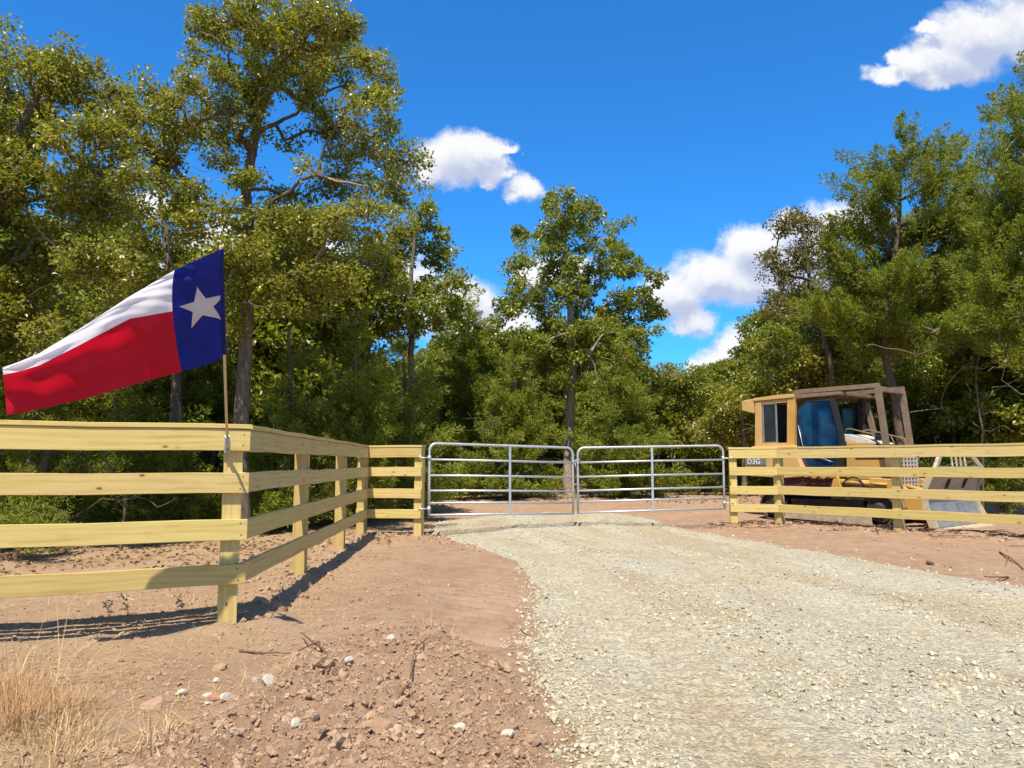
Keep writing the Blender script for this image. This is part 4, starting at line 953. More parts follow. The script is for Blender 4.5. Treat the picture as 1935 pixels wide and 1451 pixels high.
def make_trees():
    rng = np.random.default_rng(3)
    # tall post oak behind the fence corner
    Y = 13.4; b = gpt(-4.6, 13.4)
    tr = trunk_px(b, [(456, 900), (455, 800), (461, 700), (467, 600), (469, 480), (468, 400), (470, 320), (482, 255), (500, 190, -.2), (528, 110, -.2), (552, 30, -.3), (560, -40, -.3)], Y)
    def lm(L_): return [tuple(at(px, py, Y + dy)) for px, py, dy in L_]
    limbs = [lm([(470, 425, 0), (505, 395, -.3), (548, 362, -.6), (600, 330, -.8), (660, 345, -1.2)]), lm([(470, 332, 0), (430, 322, -.3), (385, 325, -.5), (345, 308, -.8)]),
             lm([(482, 262, 0), (520, 235, .3), (560, 215, .6), (610, 178, .9), (680, 150, 1.2)]), lm([(478, 280, 0), (450, 255, -.5), (420, 200, -.8), (380, 190, -1)]),
             lm([(500, 195, 0), (470, 130, -.4), (430, 95, -.8), (380, 60, -1)]), lm([(470, 440, 0), (430, 420, -.6), (400, 430, -1), (350, 440, -1.4)]),
             lm([(470, 490, 0), (520, 480, .6), (590, 440, 1.2), (680, 430, 1.8)]), lm([(560, 215, .6), (640, 250, .3), (700, 290, 0), (770, 300, -.4)]), lm([(468, 590, 0), (440, 575, -.8), (500, 580, -1.2)])]
    B = [(560, 40, 120, 60), (445, 35, 80, 45), (640, 110, 80, 60), (712, 150, 48, 56), (690, 205, 58, 46), (385, 60, 45, 40), (545, 130, 80, 50), (455, 135, 70, 45), (400, 95, 55, 40), (360, 172, 42, 34), (300, 188, 44, 30), (405, 190, 52, 40), (600, 190, 70, 36),
         (680, 290, 70, 36), (765, 300, 40, 44), (640, 350, 70, 34), (740, 355, 62, 36), (370, 385, 56, 30), (330, 420, 46, 36), (600, 425, 95, 40), (690, 430, 90, 44), (520, 495, 60, 34), (620, 520, 70, 36), (455, 520, 44, 40), (735, 500, 44, 52), (555, 560, 52, 30), (430, 270, 44, 28), (350, 265, 46, 32), (570, 320, 24, 12), (300, 320, 50, 36), (490, 70, 50, 40), (620, 50, 70, 50), (720, 250, 40, 30), (220, 195, 46, 36), (265, 165, 40, 26), (250, 245, 64, 44), (330, 230, 56, 40), (300, 285, 66, 36), (400, 235, 40, 34), (320, 350, 60, 36), (485, 195, 44, 34, -.7), (505, 145, 50, 40, -.8), (455, 345, 44, 26, -.6), (540, 385, 50, 26), (515, 430, 56, 30, -.6), (490, 540, 56, 36, -.8), (440, 560, 40, 28, -.6), (430, 300, 40, 24, -.5), (400, 420, 60, 36, -.8), (560, 270, 30, 20, .6), (470, 250, 34, 24, -.6), (640, 250, 60, 30), (600, 480, 90, 40, .5), (440, 480, 50, 30, -1), (500, 470, 50, 30, -1), (452, 405, 36, 28, -.9), (520, 560, 50, 30, -.9), (420, 600, 60, 36, -.9), (600, 570, 70, 36), (480, 330, 34, 18, -.6)]
    build_tree('oak_tree', b, tr, .15, px_blobs(rng, B, Y, 1.5), 'tall spreading oak with a straight dark trunk directly behind the fence corner', 21, dens=44, crad=(.17, .34), n=88, size=.078, width=.047, limbs=limbs, low=3.2, twist=.16, pow_=2.6)
    # broad oak filling the left border
    Y = 11.4; b = gpt(-8.3, 11.6)
    tr = trunk_px(b, [(-80, 800), (-70, 600), (-40, 420), (0, 300), (60, 200), (100, 120)], 11.6)
    B = [(15, 130, 80, 60), (90, 130, 90, 52), (165, 165, 84, 46), (60, 220, 120, 70), (180, 250, 100, 64), (262, 215, 52, 36), (60, 340, 120, 70), (185, 370, 110, 70), (265, 330, 46, 40), (80, 470, 120, 70), (200, 510, 100, 64), (40, 580, 110, 70), (140, 640, 100, 70), (-60, 300, 120, 160), (-80, 550, 120, 160), (20, 690, 110, 50), (-150, 200, 150, 150), (-10, 60, 30, 20)]
    build_tree('oak_tree', b, tr, .17, px_blobs(rng, B, Y, 1.1), 'broad dense olive green oak standing beyond the flag, cut off by the picture border', 22, dens=44, crad=(.18, .36), n=95, size=.076, width=.046, low=2.0, nbare=34, twist=.16,
               bare_blobs=px_blobs(rng, [(40, 360, 60, 60, -1.6), (90, 430, 60, 60, -1.6), (230, 470, 60, 40, -1.5), (100, 560, 80, 50, -1.6), (240, 270, 80, 20, -1.5)], Y, 0, .3))
    # second oak between them
    Y = 15.5; b = gpt(at(330, 900, 15.5).x, 15.5)
    tr = trunk_px(b, [(335, 800), (330, 640), (320, 500), (305, 400), (300, 300)], Y)
    B = [(280, 460, 60, 50), (330, 520, 70, 50), (250, 560, 90, 60), (370, 470, 50, 40), (300, 620, 110, 60), (390, 560, 50, 50), (240, 400, 60, 34), (210, 640, 80, 60), (380, 640, 60, 50)]
    build_tree('oak_tree', b, tr, .13, px_blobs(rng, B, Y, 1.0), 'shorter oak whose foliage fills the space just behind the flag', 23, dens=32, n=90, size=.09, width=.052, leaf='oak', low=2.0)
    # slim light oak farther back
    Y = 21; b = gpt(at(778, 900, 21).x, 21)
    tr = trunk_px(b, [(780, 800), (778, 650), (776, 560), (782, 470), (795, 400)], Y)
    B = [(800, 415, 40, 34), (770, 470, 60, 46), (835, 475, 36, 46), (810, 545, 52, 36), (735, 560, 60, 56), (858, 545, 40, 34), (700, 510, 60, 60), (790, 610, 70, 40), (700, 620, 60, 50), (850, 600, 40, 40)]
    build_tree('oak_tree', b, tr, .12, px_blobs(rng, B, Y, 1.2), 'slim light green oak behind the junipers near the left gate post', 24, dens=20, n=80, size=.13, width=.075, leaf='oakg', low=3.0)
    # centre oak behind the gate
    Y = 22.8; b = gpt(at(1075, 900, 22.8).x, 22.8)
    tr = trunk_px(b, [(1074, 870), (1077, 780), (1080, 690), (1078, 600), (1070, 520), (1064, 440), (1056, 380)], Y)
    def lm2(L_): return [tuple(at(px, py, Y + dy)) for px, py, dy in L_]
    limbs = [lm2([(1082, 745, 0), (1105, 715, -.4), (1120, 660, -.7), (1150, 620, -1), (1190, 570, -1.2)]), lm2([(1080, 680, 0), (1100, 640, .4), (1112, 560, .8), (1130, 470, 1)]),
             lm2([(1066, 760, 0), (1040, 735, -.8), (1015, 705, -1.4)]), lm2([(1064, 765, 0), (1020, 750, -.6), (985, 737, -1)]), lm2([(1076, 650, 0), (1040, 590, -.5), (1000, 540, -.8), (970, 490, -1)])]
    B = [(1062, 395, 40, 36), (1092, 405, 32, 40), (1050, 440, 46, 34), (995, 440, 34, 26), (1165, 440, 26, 40), (1120, 430, 40, 40), (1015, 475, 36, 26), (1130, 490, 56, 40), (1190, 500, 46, 40), (965, 510, 36, 30), (1050, 510, 52, 36), (1225, 530, 34, 30), (1000, 560, 60, 44), (1085, 570, 72, 50), (1180, 580, 64, 40), (1150, 640, 74, 40), (1070, 640, 60, 40), (1215, 640, 40, 30), (1225, 590, 32, 30), (960, 590, 46, 40), (1030, 620, 50, 36), (1040, 380, 22, 22), (1068, 480, 40, 44, -.9), (1076, 555, 46, 34, -1), (1060, 420, 34, 34, -.6), (1078, 615, 40, 26, -1.1), (1080, 690, 60, 26, .8), (1020, 690, 50, 26), (1140, 695, 50, 26), (1000, 640, 56, 36), (1190, 680, 50, 28), (960, 650, 40, 30), (1085, 670, 40, 24, -1), (1055, 715, 40, 20, -.8), (1110, 730, 44, 22, -.8), (1010, 735, 40, 18)]
    build_tree('oak_tree', b, tr, .16, px_blobs(rng, B, Y, 1.8), 'lone rounded oak with a pale forked trunk behind the closed gate', 25, dens=16, crad=(.2, .38), n=90, size=.115, width=.07, leaf='oakg', bark='pale', limbs=limbs, low=4.2, nbare=9, pow_=2.4,
               bare_blobs=px_blobs(rng, [(1020, 740, 50, 40, -.8), (1030, 860, 40, 60, -.8), (1110, 860, 40, 60, -.8), (970, 735, 40, 20, -.8), (1000, 880, 50, 30, -1)], Y, 0, .4))
    # junipers: (px of the foot, Y, top py, half width px, label, leaf)
    J = [(548, 14.7, 590, 95, 'bushy juniper behind the side fence, nearest the tall oak trunk', 'cedar', 41), (668, 15.3, 560, 110, 'tall bushy juniper behind the middle of the side fence', 'cedar', 42), (770, 16.6, 640, 90, 'juniper behind the short fence return beside the gate', 'cedar', 43),
         (880, 24.0, 545, 110, 'tall juniper seen over the left end of the gate', 'cedar', 44), (972, 21.2, 610, 88, 'dark juniper just left of the pale forked trunk', 'cedar', 45), (1180, 21.4, 640, 84, 'dark juniper just right of the pale forked trunk', 'cedar', 46),
         (330, 14.5, 760, 130, 'low dark juniper under the flag, behind the front fence', 'cedard', 47), (90, 12.2, 700, 170, 'wide dark juniper behind the front fence at the border', 'cedard', 48), (210, 15.5, 680, 150, 'dark juniper behind the front fence, between two lower junipers', 'cedard', 49),
         (1255, 27, 690, 70, 'small juniper behind the right hand gate leaf', 'cedar', 50), (1432, 25, 655, 60, 'young pointed juniper rising behind the rear of the bulldozer cab', 'cedar', 51)]
    for px, Y, top, hw, lab, lf, sd in J:
        x = at(px, 900, Y).x; b = gpt(x, Y); H = at(px, top, Y).z - b.z; R = hw * Y / FPX; r2 = np.random.default_rng(sd)
        bl = []
        nl = max(5, int(H / .55))
        for k in range(nl):
            t = (k + .3) / nl; rr = R * (1 - .78 * t ** 1.5) * r2.uniform(.8, 1.1)
            for q in range(4 if t < .6 else 2 if t < .85 else 1):
                a = r2.uniform(0, 6.28); e = rr * .55 if t < .85 else rr * .2
                bl.append(((x + e * math.cos(a), Y + e * math.sin(a), b.z + .25 + t * (H - .35)), (rr * .6, rr * .6, H / nl * .8)))
        tk = [(x, Y, b.z - .2), (x + r2.uniform(-.1, .1), Y, b.z + H * .4), (x + r2.uniform(-.15, .15), Y, b.z + H * .93)]
        sz = .135 * (Y / 16) ** .6
        build_tree('juniper_tree', b, tk, .10, bl, lab, sd, 'cedar', dens=25, crad=(.28, .50), n=170, size=sz * .85, width=sz * .145, leaf=lf, bark='barkc', low=.2, wob=.1, pipe=.005, nbare=8,
                   bare_blobs=[((x, Y - R * .8, b.z + H * .25), (R * .8, R * .25, H * .2))], group=None)
    # right side: big juniper behind the bulldozer
    Y = 19.0; b = gpt(at(1702, 900, 19).x, 19)
    tr = trunk_px(b, [(1704, 850), (1693, 760), (1676, 690), (1672, 610), (1690, 500), (1700, 400), (1702, 290)], Y)
    B = [(1702, 262, 22, 30), (1700, 310, 44, 34), (1640, 320, 34, 24), (1612, 305, 20, 14), (1660, 370, 60, 36), (1765, 290, 34, 30), (1805, 285, 26, 26), (1770, 350, 60, 40), (1630, 420, 44, 36), (1715, 430, 70, 40), (1800, 410, 60, 44), (1600, 440, 20, 30), (1650, 480, 60, 36), (1750, 500, 80, 40), (1610, 540, 60, 34), (1700, 560, 80, 36), (1800, 560, 90, 40), (1560, 590, 50, 26), (1650, 610, 80, 26), (1850, 500, 60, 60), (1590, 350, 12, 12), (1825, 330, 30, 40), (1600, 600, 60, 24), (1720, 640, 110, 24), (1640, 560, 60, 30), (1840, 620, 80, 24), (1590, 480, 36, 40), (1860, 440, 50, 50), (1760, 440, 70, 40), (1690, 520, 70, 30), (1850, 380, 40, 40), (1620, 660, 60, 18)]
    build_tree('juniper_tree', b, tr, .11, px_blobs(rng, B, Y, 1.5), 'tall feathery juniper with a leaning dark trunk behind the canopy frame', 61, 'cedar', dens=30, crad=(.26, .52), n=170, size=.12, width=.024, leaf='cedar', bark='barkc', low=2.6, nbare=34, up=.8, boost=1.9,
               bare_blobs=px_blobs(rng, [(1680, 650, 100, 30, -1.2), (1820, 620, 90, 40, -1.2), (1850, 700, 60, 40, -1.2), (1740, 610, 60, 20, -1.2), (1790, 760, 30, 40, -1), (1700, 640, 90, 20, -1.6), (1850, 640, 70, 30, -1.6)], Y, 0, .5))
    Y = 15.5; b = gpt(at(1990, 900, 15.5).x, 15.5)
    tr = trunk_px(b, [(1990, 800), (1980, 600), (1960, 420), (1950, 250), (1948, 110)], Y)
    B = [(1938, 140, 22, 30), (1905, 215, 40, 36), (1950, 200, 50, 50), (1885, 290, 40, 34), (1930, 300, 60, 50), (1905, 380, 60, 40), (1960, 420, 70, 70), (1870, 450, 50, 34), (1920, 500, 70, 50), (1880, 560, 70, 36), (1960, 580, 90, 60), (1900, 640, 60, 26), (2040, 300, 80, 120), (2060, 500, 100, 120), (1868, 225, 16, 14), (1880, 610, 90, 26), (1850, 540, 60, 36), (1930, 660, 70, 24), (1880, 400, 50, 40), (1850, 500, 40, 30), (1930, 440, 70, 60, -1), (1900, 520, 70, 50, -1), (1915, 350, 50, 50, -1), (1860, 600, 80, 30, -1), (1940, 240, 50, 50, -.8)]
    build_tree('juniper_tree', b, tr, .15, px_blobs(rng, B, Y, 1.3), 'tallest juniper, standing at the border beyond the bulldozer blade', 62, 'cedar', dens=30, crad=(.24, .46), n=170, size=.105, width=.021, leaf='cedar', bark='barkc', low=2.4, nbare=34, up=.65, boost=1.6,
               bare_blobs=px_blobs(rng, [(1900, 640, 60, 40, -.9), (1890, 720, 60, 60, -.9), (1930, 600, 50, 40, -.9)], Y, 0, .5))
    # thin tree with turning leaves
    Y = 21.5; b = gpt(at(1580, 900, 21.5).x, 21.5)
    tr = trunk_px(b, [(1580, 800), (1570, 690), (1550, 610), (1530, 530), (1520, 450), (1515, 400)], Y)
    B = [(1480, 430, 34, 34), (1530, 420, 40, 34), (1475, 500, 44, 44), (1540, 490, 56, 40), (1500, 560, 56, 36), (1450, 480, 16, 16), (1470, 590, 34, 20), (1570, 440, 40, 40), (1590, 520, 40, 50), (1560, 620, 60, 30)]
    build_tree('thin_tree', b, tr, .10, px_blobs(rng, B, Y, 1.2), 'sparse tree with thin turning leaves against the white cloud', 63, dens=28, crad=(.2, .36), n=42, size=.10, width=.05, leaf='sparse', bark='barkc', boost=1.7, low=3.2, wob=.8, twist=.06)
    # low oaks behind the gate and bulldozer
    for px, Y, B, lab, sd in [
        (1290, 25, [(1290, 720, 52, 40), (1330, 770, 60, 40), (1260, 780, 60, 50), (1310, 830, 70, 40), (1240, 720, 34, 34), (1350, 830, 60, 40)], 'small bushy oak behind the right hand gate post', 71),
        (1405, 22, [(1400, 760, 54, 34), (1370, 800, 50, 40), (1430, 720, 44, 40), (1420, 820, 60, 40), (1470, 760, 50, 50)], 'low bushy oak just behind the rear of the bulldozer', 72),
        (1520, 23, [(1500, 680, 60, 40), (1560, 660, 50, 36), (1450, 660, 40, 40), (1540, 720, 80, 40), (1480, 740, 70, 40), (1600, 720, 60, 50), (1600, 660, 50, 36)], 'mid height oak above the roof of the bulldozer cab', 73),
        (1800, 23, [(1780, 700, 80, 60), (1860, 680, 80, 60), (1700, 700, 60, 60), (1800, 780, 110, 50), (1900, 780, 80, 60), (1720, 800, 70, 50)], 'dark oak in the shade behind the bulldozer blade', 74)]:
        b = gpt(at(px, 900, Y).x, Y); tr = trunk_px(b, [(px + 3, 840), (px - 4, 780), (px, B[0][1] - 10)], Y)
        build_tree('oak_tree', b, tr, .09, px_blobs(rng, B, Y, 1.0), lab, sd, dens=22, crad=(.26, .42), n=95, size=.115, width=.062, leaf='oak' if sd != 74 else 'oakg', low=.7, nbare=6,
                   bare_blobs=px_blobs(rng, [(px, 830, 50, 40, -.8)], Y, 0, .5))
    # fill behind: the wood's edge, one tree of each habit copied
    protos = []
    for i, (kind, H, R) in enumerate([('cedar', 6.2, 1.9), ('oak', 7.0, 2.4), ('cedar', 5.0, 1.7), ('oak', 5.6, 2.1)]):
        r2 = np.random.default_rng(200 + i); bl = []; P0 = Vector((0, 0, 0))
        for k in range(26):
            t = r2.uniform(.1 if kind == 'cedar' else .22, 1); a = r2.uniform(0, 6.28); rr = R * ((1 - .75 * t ** 1.4) if kind == 'cedar' else math.sqrt(max(.12, 1 - (2 * t - 1.05) ** 2)) ) * r2.uniform(.45, .8)
            bl.append(((rr * math.cos(a), rr * math.sin(a), t * H), (R * .42, R * .42, R * .32)))
        bl.append(((0, 0, H * .96), (R * .25, R * .25, R * .3)))
        nm = 'juniper_tree' if kind == 'cedar' else 'oak_tree'
        lb = 'juniper crowded into the dense wood behind the nearer trees' if kind == 'cedar' else 'oak crowded into the dense wood behind the nearer trees'
        gp = 'junipers of the wood behind' if kind == 'cedar' else 'oaks of the wood behind'
        o = build_tree(nm, P0, [(0, 0, -.3), (.1, 0, H * .4), (0, .1, H * .92)], .12, bl, lb, 210 + i, kind, dens=17, crad=(.34, .6), n=95 if kind == 'oak' else 130, size=.17 if kind == 'oak' else .22, width=.10 if kind == 'oak' else .046,
                       leaf='oakg' if kind == 'oak' else 'cedard', bark='bark', low=.5, group=gp)
        protos.append(o)
    r2 = np.random.default_rng(9); spots = []
    for Y, xs, hs in [(19.5, [-15, -12.4, -9.9, -7.6, -5.6], .95), (16.5, [-14.5, -12, -9.4, -7.2], .6), (37, [-3, 0, 3, 6, 9.5, 13], 1.0), (24, [-19, -16, -13.2, -10.4, -7.8, -5.2], 1.05), (29, [-22, -15, -10.5, -6.2, -3.6, -1.2, 1.2, 3.5, 5.6, 7.4, 9.6], .86), (34, [-8, -4.5, -1.5, 1.5, 4.2, 7.0, 9.6, 12.5], .93),
                      (25.5, [10.8, 13.2, 15.8, 18.6, 21.5], 1.0), (31, [12.5, 15.5, 18.5, 22, 26], 1.0), (28.5, [13.9, 16.2, 17.6, 19.8], 1.0), (42, [-14, -7, -2, 3, 7, 11, 15, 20], 1.05), (20.5, [14.2, 17, 20], .95)]:
        for x in xs: spots.append((x + r2.uniform(-.6, .6), Y + r2.uniform(-.9, .9), hs * r2.uniform(.88, 1.1)))
    for i, (x, y, s) in enumerate(spots):
        src = protos[int(r2.integers(0, 4))] if i >= 4 else protos[i]
        o = src if i < 4 else src.copy()
        if i >= 4:
            COL.objects.link(o)
            for chd in list(src.children): q = chd.copy(); COL.objects.link(q); q.parent = o; q.matrix_parent_inverse = chd.matrix_parent_inverse.copy()
        if .12 < x / y < .31: s = min(s, (1.15 + .118 * y) / 7.2)
        o.location = gpt(x, y); o.rotation_euler = (0, 0, r2.uniform(0, 6.28)); o.scale = (s, s, s * r2.uniform(.92, 1.1))
    # bare grey saplings and dead lower limbs in the gaps of the wood
    for px, Y, pt, lab, sd in [(1005, 21.5, 830, 'bare grey sapling left of the pale forked trunk', 101), (1112, 21.8, 850, 'bare grey sapling right of the pale forked trunk', 102), (925, 20.5, 790, 'bare grey sapling behind the left gate leaf', 103), (640, 14.8, 830, 'bare grey sapling behind the side fence posts', 104), (1240, 22.5, 820, 'bare grey sapling behind the right gate leaf', 105), (1850, 15.2, 700, 'bare grey sapling in the shade beyond the blade', 106), (235, 11.8, 850, 'bare grey sapling in the shade behind the front fence boards', 107)]:
        x = at(px, 900, Y).x; b = gpt(x, Y); rg = np.random.default_rng(sd); zt = at(px, pt, Y).z; H = zt - b.z
        tk = [(x, Y, b.z - .1), (x + rg.normal(0, .1), Y, b.z + H * .5), (x + rg.normal(0, .2), Y, zt)]
        tips = [np.array((x + rg.normal(0, .45), Y + rg.normal(0, .4), b.z + H * rg.uniform(.35, 1.1))) for _ in range(26)]
        root = empty('bare_sapling', b, lab, 'sapling'); link('trunk', tubes(skeleton(rg, tk, .028, tips, [], (), pipe=.0045, twist=.07, low=.3, flare=1.1), 'trunk'), [MAT['barkc'], MAT['bark']], root)
    # low juniper shrubs beside the fence and under the trees
    S = [(1868, 958, 60, 60, 'small juniper shrub in the gap right beside the end of the blade', 94), (505, 1008, 62, 64, 'bright green juniper seedling seen through the side fence below the oak trunk', 81), (385, 1005, 62, 85, 'feathery juniper seedling seen between the boards beside the corner post', 82), (595, 975, 40, 50, 'little juniper seedling between the first and second side posts', 83),
         (735, 955, 60, 42, 'low juniper shrub behind the short fence return', 84), (870, 945, 70, 60, 'low juniper shrub behind the hinge end of the left gate', 85), (955, 945, 60, 40, 'low juniper shrub behind the brace of the left gate', 86), (1170, 938, 60, 46, 'low juniper shrub behind the chain end of the right gate', 87), (1320, 935, 60, 40, 'low juniper shrub behind the hinge end of the right gate', 88),
         (1890, 985, 90, 120, 'bright juniper shrub beyond the bulldozer blade', 89), (30, 1060, 110, 120, 'dark juniper shrub low behind the front fence', 90), (180, 1015, 60, 70, 'small dark juniper shrub in the shade under the front fence boards', 91), (1560, 935, 90, 60, 'low juniper shrub seen beneath the canopy frame', 92), (1740, 945, 80, 90, 'low juniper shrub behind the pierced grille', 93)]
    for px, py, hw, hh, lab, sd in S:
        g = on_ground(px, min(py, 1100)); Y = g.y; R = hw * Y / FPX; H = hh * Y / FPX * 1.15; r2 = np.random.default_rng(sd); b = gpt(g.x, Y)
        bl = [((g.x + r2.uniform(-.6, .6) * R, Y + r2.uniform(-.5, .5) * R, b.z + H * r2.uniform(.2, .75)), (R * .45, R * .45, H * .25)) for _ in range(7)]
        sz = .10 * (Y / 12) ** .5
        build_tree('juniper_shrub', b, [(g.x, Y, b.z - .1), (g.x + .02, Y, b.z + H * .4), (g.x, Y + .02, b.z + H * .8)], .022, bl, lab, sd, 'cedar', dens=75, crad=(.16, .28), n=90, size=sz, width=sz * .2, leaf='cedar' if sd not in (90, 91) else 'cedard', bark='barkc', low=.02, wob=.0, pipe=.003, cat='shrub', up=.6)
make_trees()
# ------------------------------------------------------------------ stones, clods, straw, grass, sticks
def ico(sub):
    bm = bmesh.new(); bmesh.ops.create_icosphere(bm, subdivisions=sub, radius=1.0); bm.verts.ensure_lookup_table()
    V = np.array([v.co[:] for v in bm.verts]); F = np.array([[v.index for v in f.verts] for f in bm.faces]); bm.free(); return V, F
def rough(rng, V, amt, cuts=5):
    """an angular stone: the ball is sliced by a few planes, then jittered"""
    W = V.copy()
    for _ in range(cuts):
        n = rng.normal(size=3); n /= np.linalg.norm(n); d = rng.uniform(.45, .8); k = W @ n; W -= np.maximum(0, k - d)[:, None] * n
    return W * (1 + rng.normal(0, amt, (len(V), 1)))
def scatter(name, mat, protos, P, size, flat, rng, sink=.3, smooth=False):
    """P (n,3) ground points; every lump gets its own size, turn and shape"""
    V0, F0 = protos; Vs = []; Fs = []; base = 0; n = len(P); pick = rng.integers(0, len(V0), n)
    for k in range(len(V0)):
        i = np.where(pick == k)[0]
        if not len(i): continue
        q = rng.normal(size=(len(i), 4)); q[:, 1:3] *= .35; q /= np.linalg.norm(q, axis=1)[:, None]; w, x, y, z = q.T
        Rm = np.stack([1 - 2 * (y * y + z * z), 2 * (x * y - z * w), 2 * (x * z + y * w), 2 * (x * y + z * w), 1 - 2 * (x * x + z * z), 2 * (y * z - x * w), 2 * (x * z - y * w), 2 * (y * z + x * w), 1 - 2 * (x * x + y * y)], 1).reshape(-1, 3, 3)
        sc = size[i][:, None] * np.stack([rng.uniform(.75, 1.35, len(i)), rng.uniform(.65, 1.1, len(i)), rng.uniform(.8, 1.2, len(i)) * flat], 1)
        v = np.einsum('nij,nkj->nki', Rm, V0[k][None] * sc[:, None, :]); v += P[i][:, None, :]; v[:, :, 2] += (size[i] * flat * (1 - 2 * sink) * .9)[:, None]
        m = V0[k].shape[0]; Vs.append(v.reshape(-1, 3)); Fs.append((F0[None] + (np.arange(len(i)) * m)[:, None, None]).reshape(-1, 3) + base); base += len(i) * m
    return link(name, np_mesh(name, np.concatenate(Vs), np.concatenate(Fs), smooth), MAT[mat])
def fan_points(rng, n, r0, r1, a0, a1, p=1.6):
    """points denser towards the camera's foot of the drive"""
    u = rng.uniform(0, 1, n); r = (r0 ** (2 - p) + u * (r1 ** (2 - p) - r0 ** (2 - p))) ** (1 / (2 - p)); a = rng.uniform(a0, a1, n); return r * np.sin(a), r * np.cos(a)
def ribbons(rng, X, Y, Z, L_, W, lean, az, bend, seg=3):
    """thin curved blades standing or lying at the given feet"""
    n = len(X); t = np.linspace(0, 1, seg + 1); V = np.zeros((n, seg + 1, 2, 3)); dx = np.cos(az); dy = np.sin(az)
    for k, tt in enumerate(t):
        an = lean + bend * tt; h = L_ * tt
        px = X + dx * np.sin(an) * h; py = Y + dy * np.sin(an) * h; pz = Z + np.cos(an) * h
        w = W * (1 - .85 * tt) * .5
        V[:, k, 0] = np.stack([px - dy * w, py + dx * w, pz], 1); V[:, k, 1] = np.stack([px + dy * w, py - dx * w, pz], 1)
    i = np.arange(n * (seg + 1) * 2).reshape(n, seg + 1, 2)
    F = np.stack([i[:, :-1, 0], i[:, :-1, 1], i[:, 1:, 1], i[:, 1:, 0]], -1).reshape(-1, 4)
    return V.reshape(-1, 3), F
def scatter_all():
    rng = np.random.default_rng(77); V1, F1 = ico(1); V2, F2 = ico(2); V0 = np.array(V1[:12]); bm = bmesh.new(); bmesh.ops.create_icosphere(bm, subdivisions=1, radius=1); bm.free()
    small = ([rough(rng, V1, .05, 6) for _ in range(14)], F1)
    # gravel: three passes from fine to coarse
    xs, ys, ss = [], [], []
    for n, r0, r1, s0, s1 in ((34000, 2.8, 8, .006, .014), (22000, 2.8, 16, .012, .024), (2300, 2.8, 19, .02, .036)):
        x, y = fan_points(rng, n, r0, r1, -.5, .95, 1.35); xs.append(x); ys.append(y); ss.append(rng.uniform(0, 1, n) ** 1.8 * (s1 - s0) + s0)
    x = np.concatenate(xs); y = np.concatenate(ys); s = np.concatenate(ss); sd = road_sd(x, y)
    patch = fbm(x * 1.3 + 4, y * .9, 4); lane = np.exp(-((lane_of(x, y) - 1.15) / .3) ** 2) + np.exp(-((lane_of(x, y) - 2.8) / .24) ** 2)
    tread = np.exp(-((lane_of(x, y) - .52) / .27) ** 2) + np.exp(-((lane_of(x, y) - 2.2) / .27) ** 2) + np.exp(-((lane_of(x, y) - 3.35) / .27) ** 2)
    prob = np.clip(.40 + .8 * patch + .9 * pn(lane_of(x, y) * 2.2 + 5, y * .15) + .6 * np.exp(-((sd - .08) / .2) ** 2) + .42 * lane - .6 * tread, .05, 1) * sst(sd, -.12, .02)
    # stray stones beside the drive too
    prob = np.maximum(prob, .05 * sst(sd, -1.2, -.1) * (x > .2) + .35 * np.exp(-((sd + .45) / .22) ** 2) * (x > 3) * (fbm(x * 2, y * 2, 3) > .05))
    k = rng.uniform(0, 1, len(x)) < prob; x, y, s = x[k], y[k], s[k]
    o = scatter('gravel', 'stone', small, np.stack([x, y, surf_z(x, y)], 1), s, .62, rng, .28); tag(o, 'loose broken limestone lying over the pale drive', 'gravel', kind='stuff')
    # clods of turned earth
    lump = []
    for _ in range(10):
        W = rough(rng, V2, .02, 3); ph = rng.uniform(0, 9, 3); W = W * (1 + .17 * np.sin(W @ np.array([4.1, 2.3, 3.7]) + ph[0]) + .15 * np.sin(W @ np.array([-3.3, 6.1, 2.1]) + ph[1]))[:, None] * (1 + rng.normal(0, .09, (len(V2), 1))); lump.append(W)
    xs, ys, ss = [], [], []
    for n, s0, s1 in ((40000, .004, .011), (9000, .009, .022), (420, .02, .05)):
        x, y = fan_points(rng, n, 2.8, 9.5, -.75, .2, 1.3); xs.append(x); ys.append(y); ss.append(rng.uniform(0, 1, n) ** 2.0 * (s1 - s0) + s0)
    x = np.concatenate(xs); y = np.concatenate(ys); s = np.concatenate(ss); pr = heap_mask(x, y) * .8 + .30 * np.clip(.4 + 1.8 * fbm(x * 1.2, y * 1.2, 3), 0.03, 1) * (s < .024) * (1 - .9 * np.exp(-((x + .15) / .32) ** 2) * (y > 4.8))
    k = (rng.uniform(0, 1, len(x)) < pr) & (road_sd(x, y) < .0); X, Yy, S = [x[k]], [y[k]], [s[k]]
    for P, n, w in ((FR, 1300, .3), ([(-2.11, 5.85), (-2.3, 8.3), (-2.5, 10.8), (-2.48, 12.9), (-1.5, 12.65)], 900, .22), ([(-.5, 10.6), (-.9, 11.6), (-1.3, 12.6)], 120, .15)):
        j = rng.integers(0, len(P) - 1, n); t = rng.uniform(0, 1, n); A = np.array(P); c = A[j] + (A[j + 1] - A[j]) * t[:, None] + rng.normal(0, w, (n, 2)); X.append(c[:, 0]); Yy.append(c[:, 1]); S.append(rng.uniform(0, 1, n) ** 4 * .042 + .005)
    n = 16000; c = fan_points(rng, n, 3, 22, -.8, .8, 1.6); kk = (road_sd(*c) < -.05) & (fbm(c[0] * .8, c[1] * .8, 3) > .0); X.append(c[0][kk]); Yy.append(c[1][kk]); S.append((rng.uniform(0, 1, n) ** 3 * .016 + .004)[kk])
    x = np.concatenate(X); y = np.concatenate(Yy); s = np.concatenate(S)
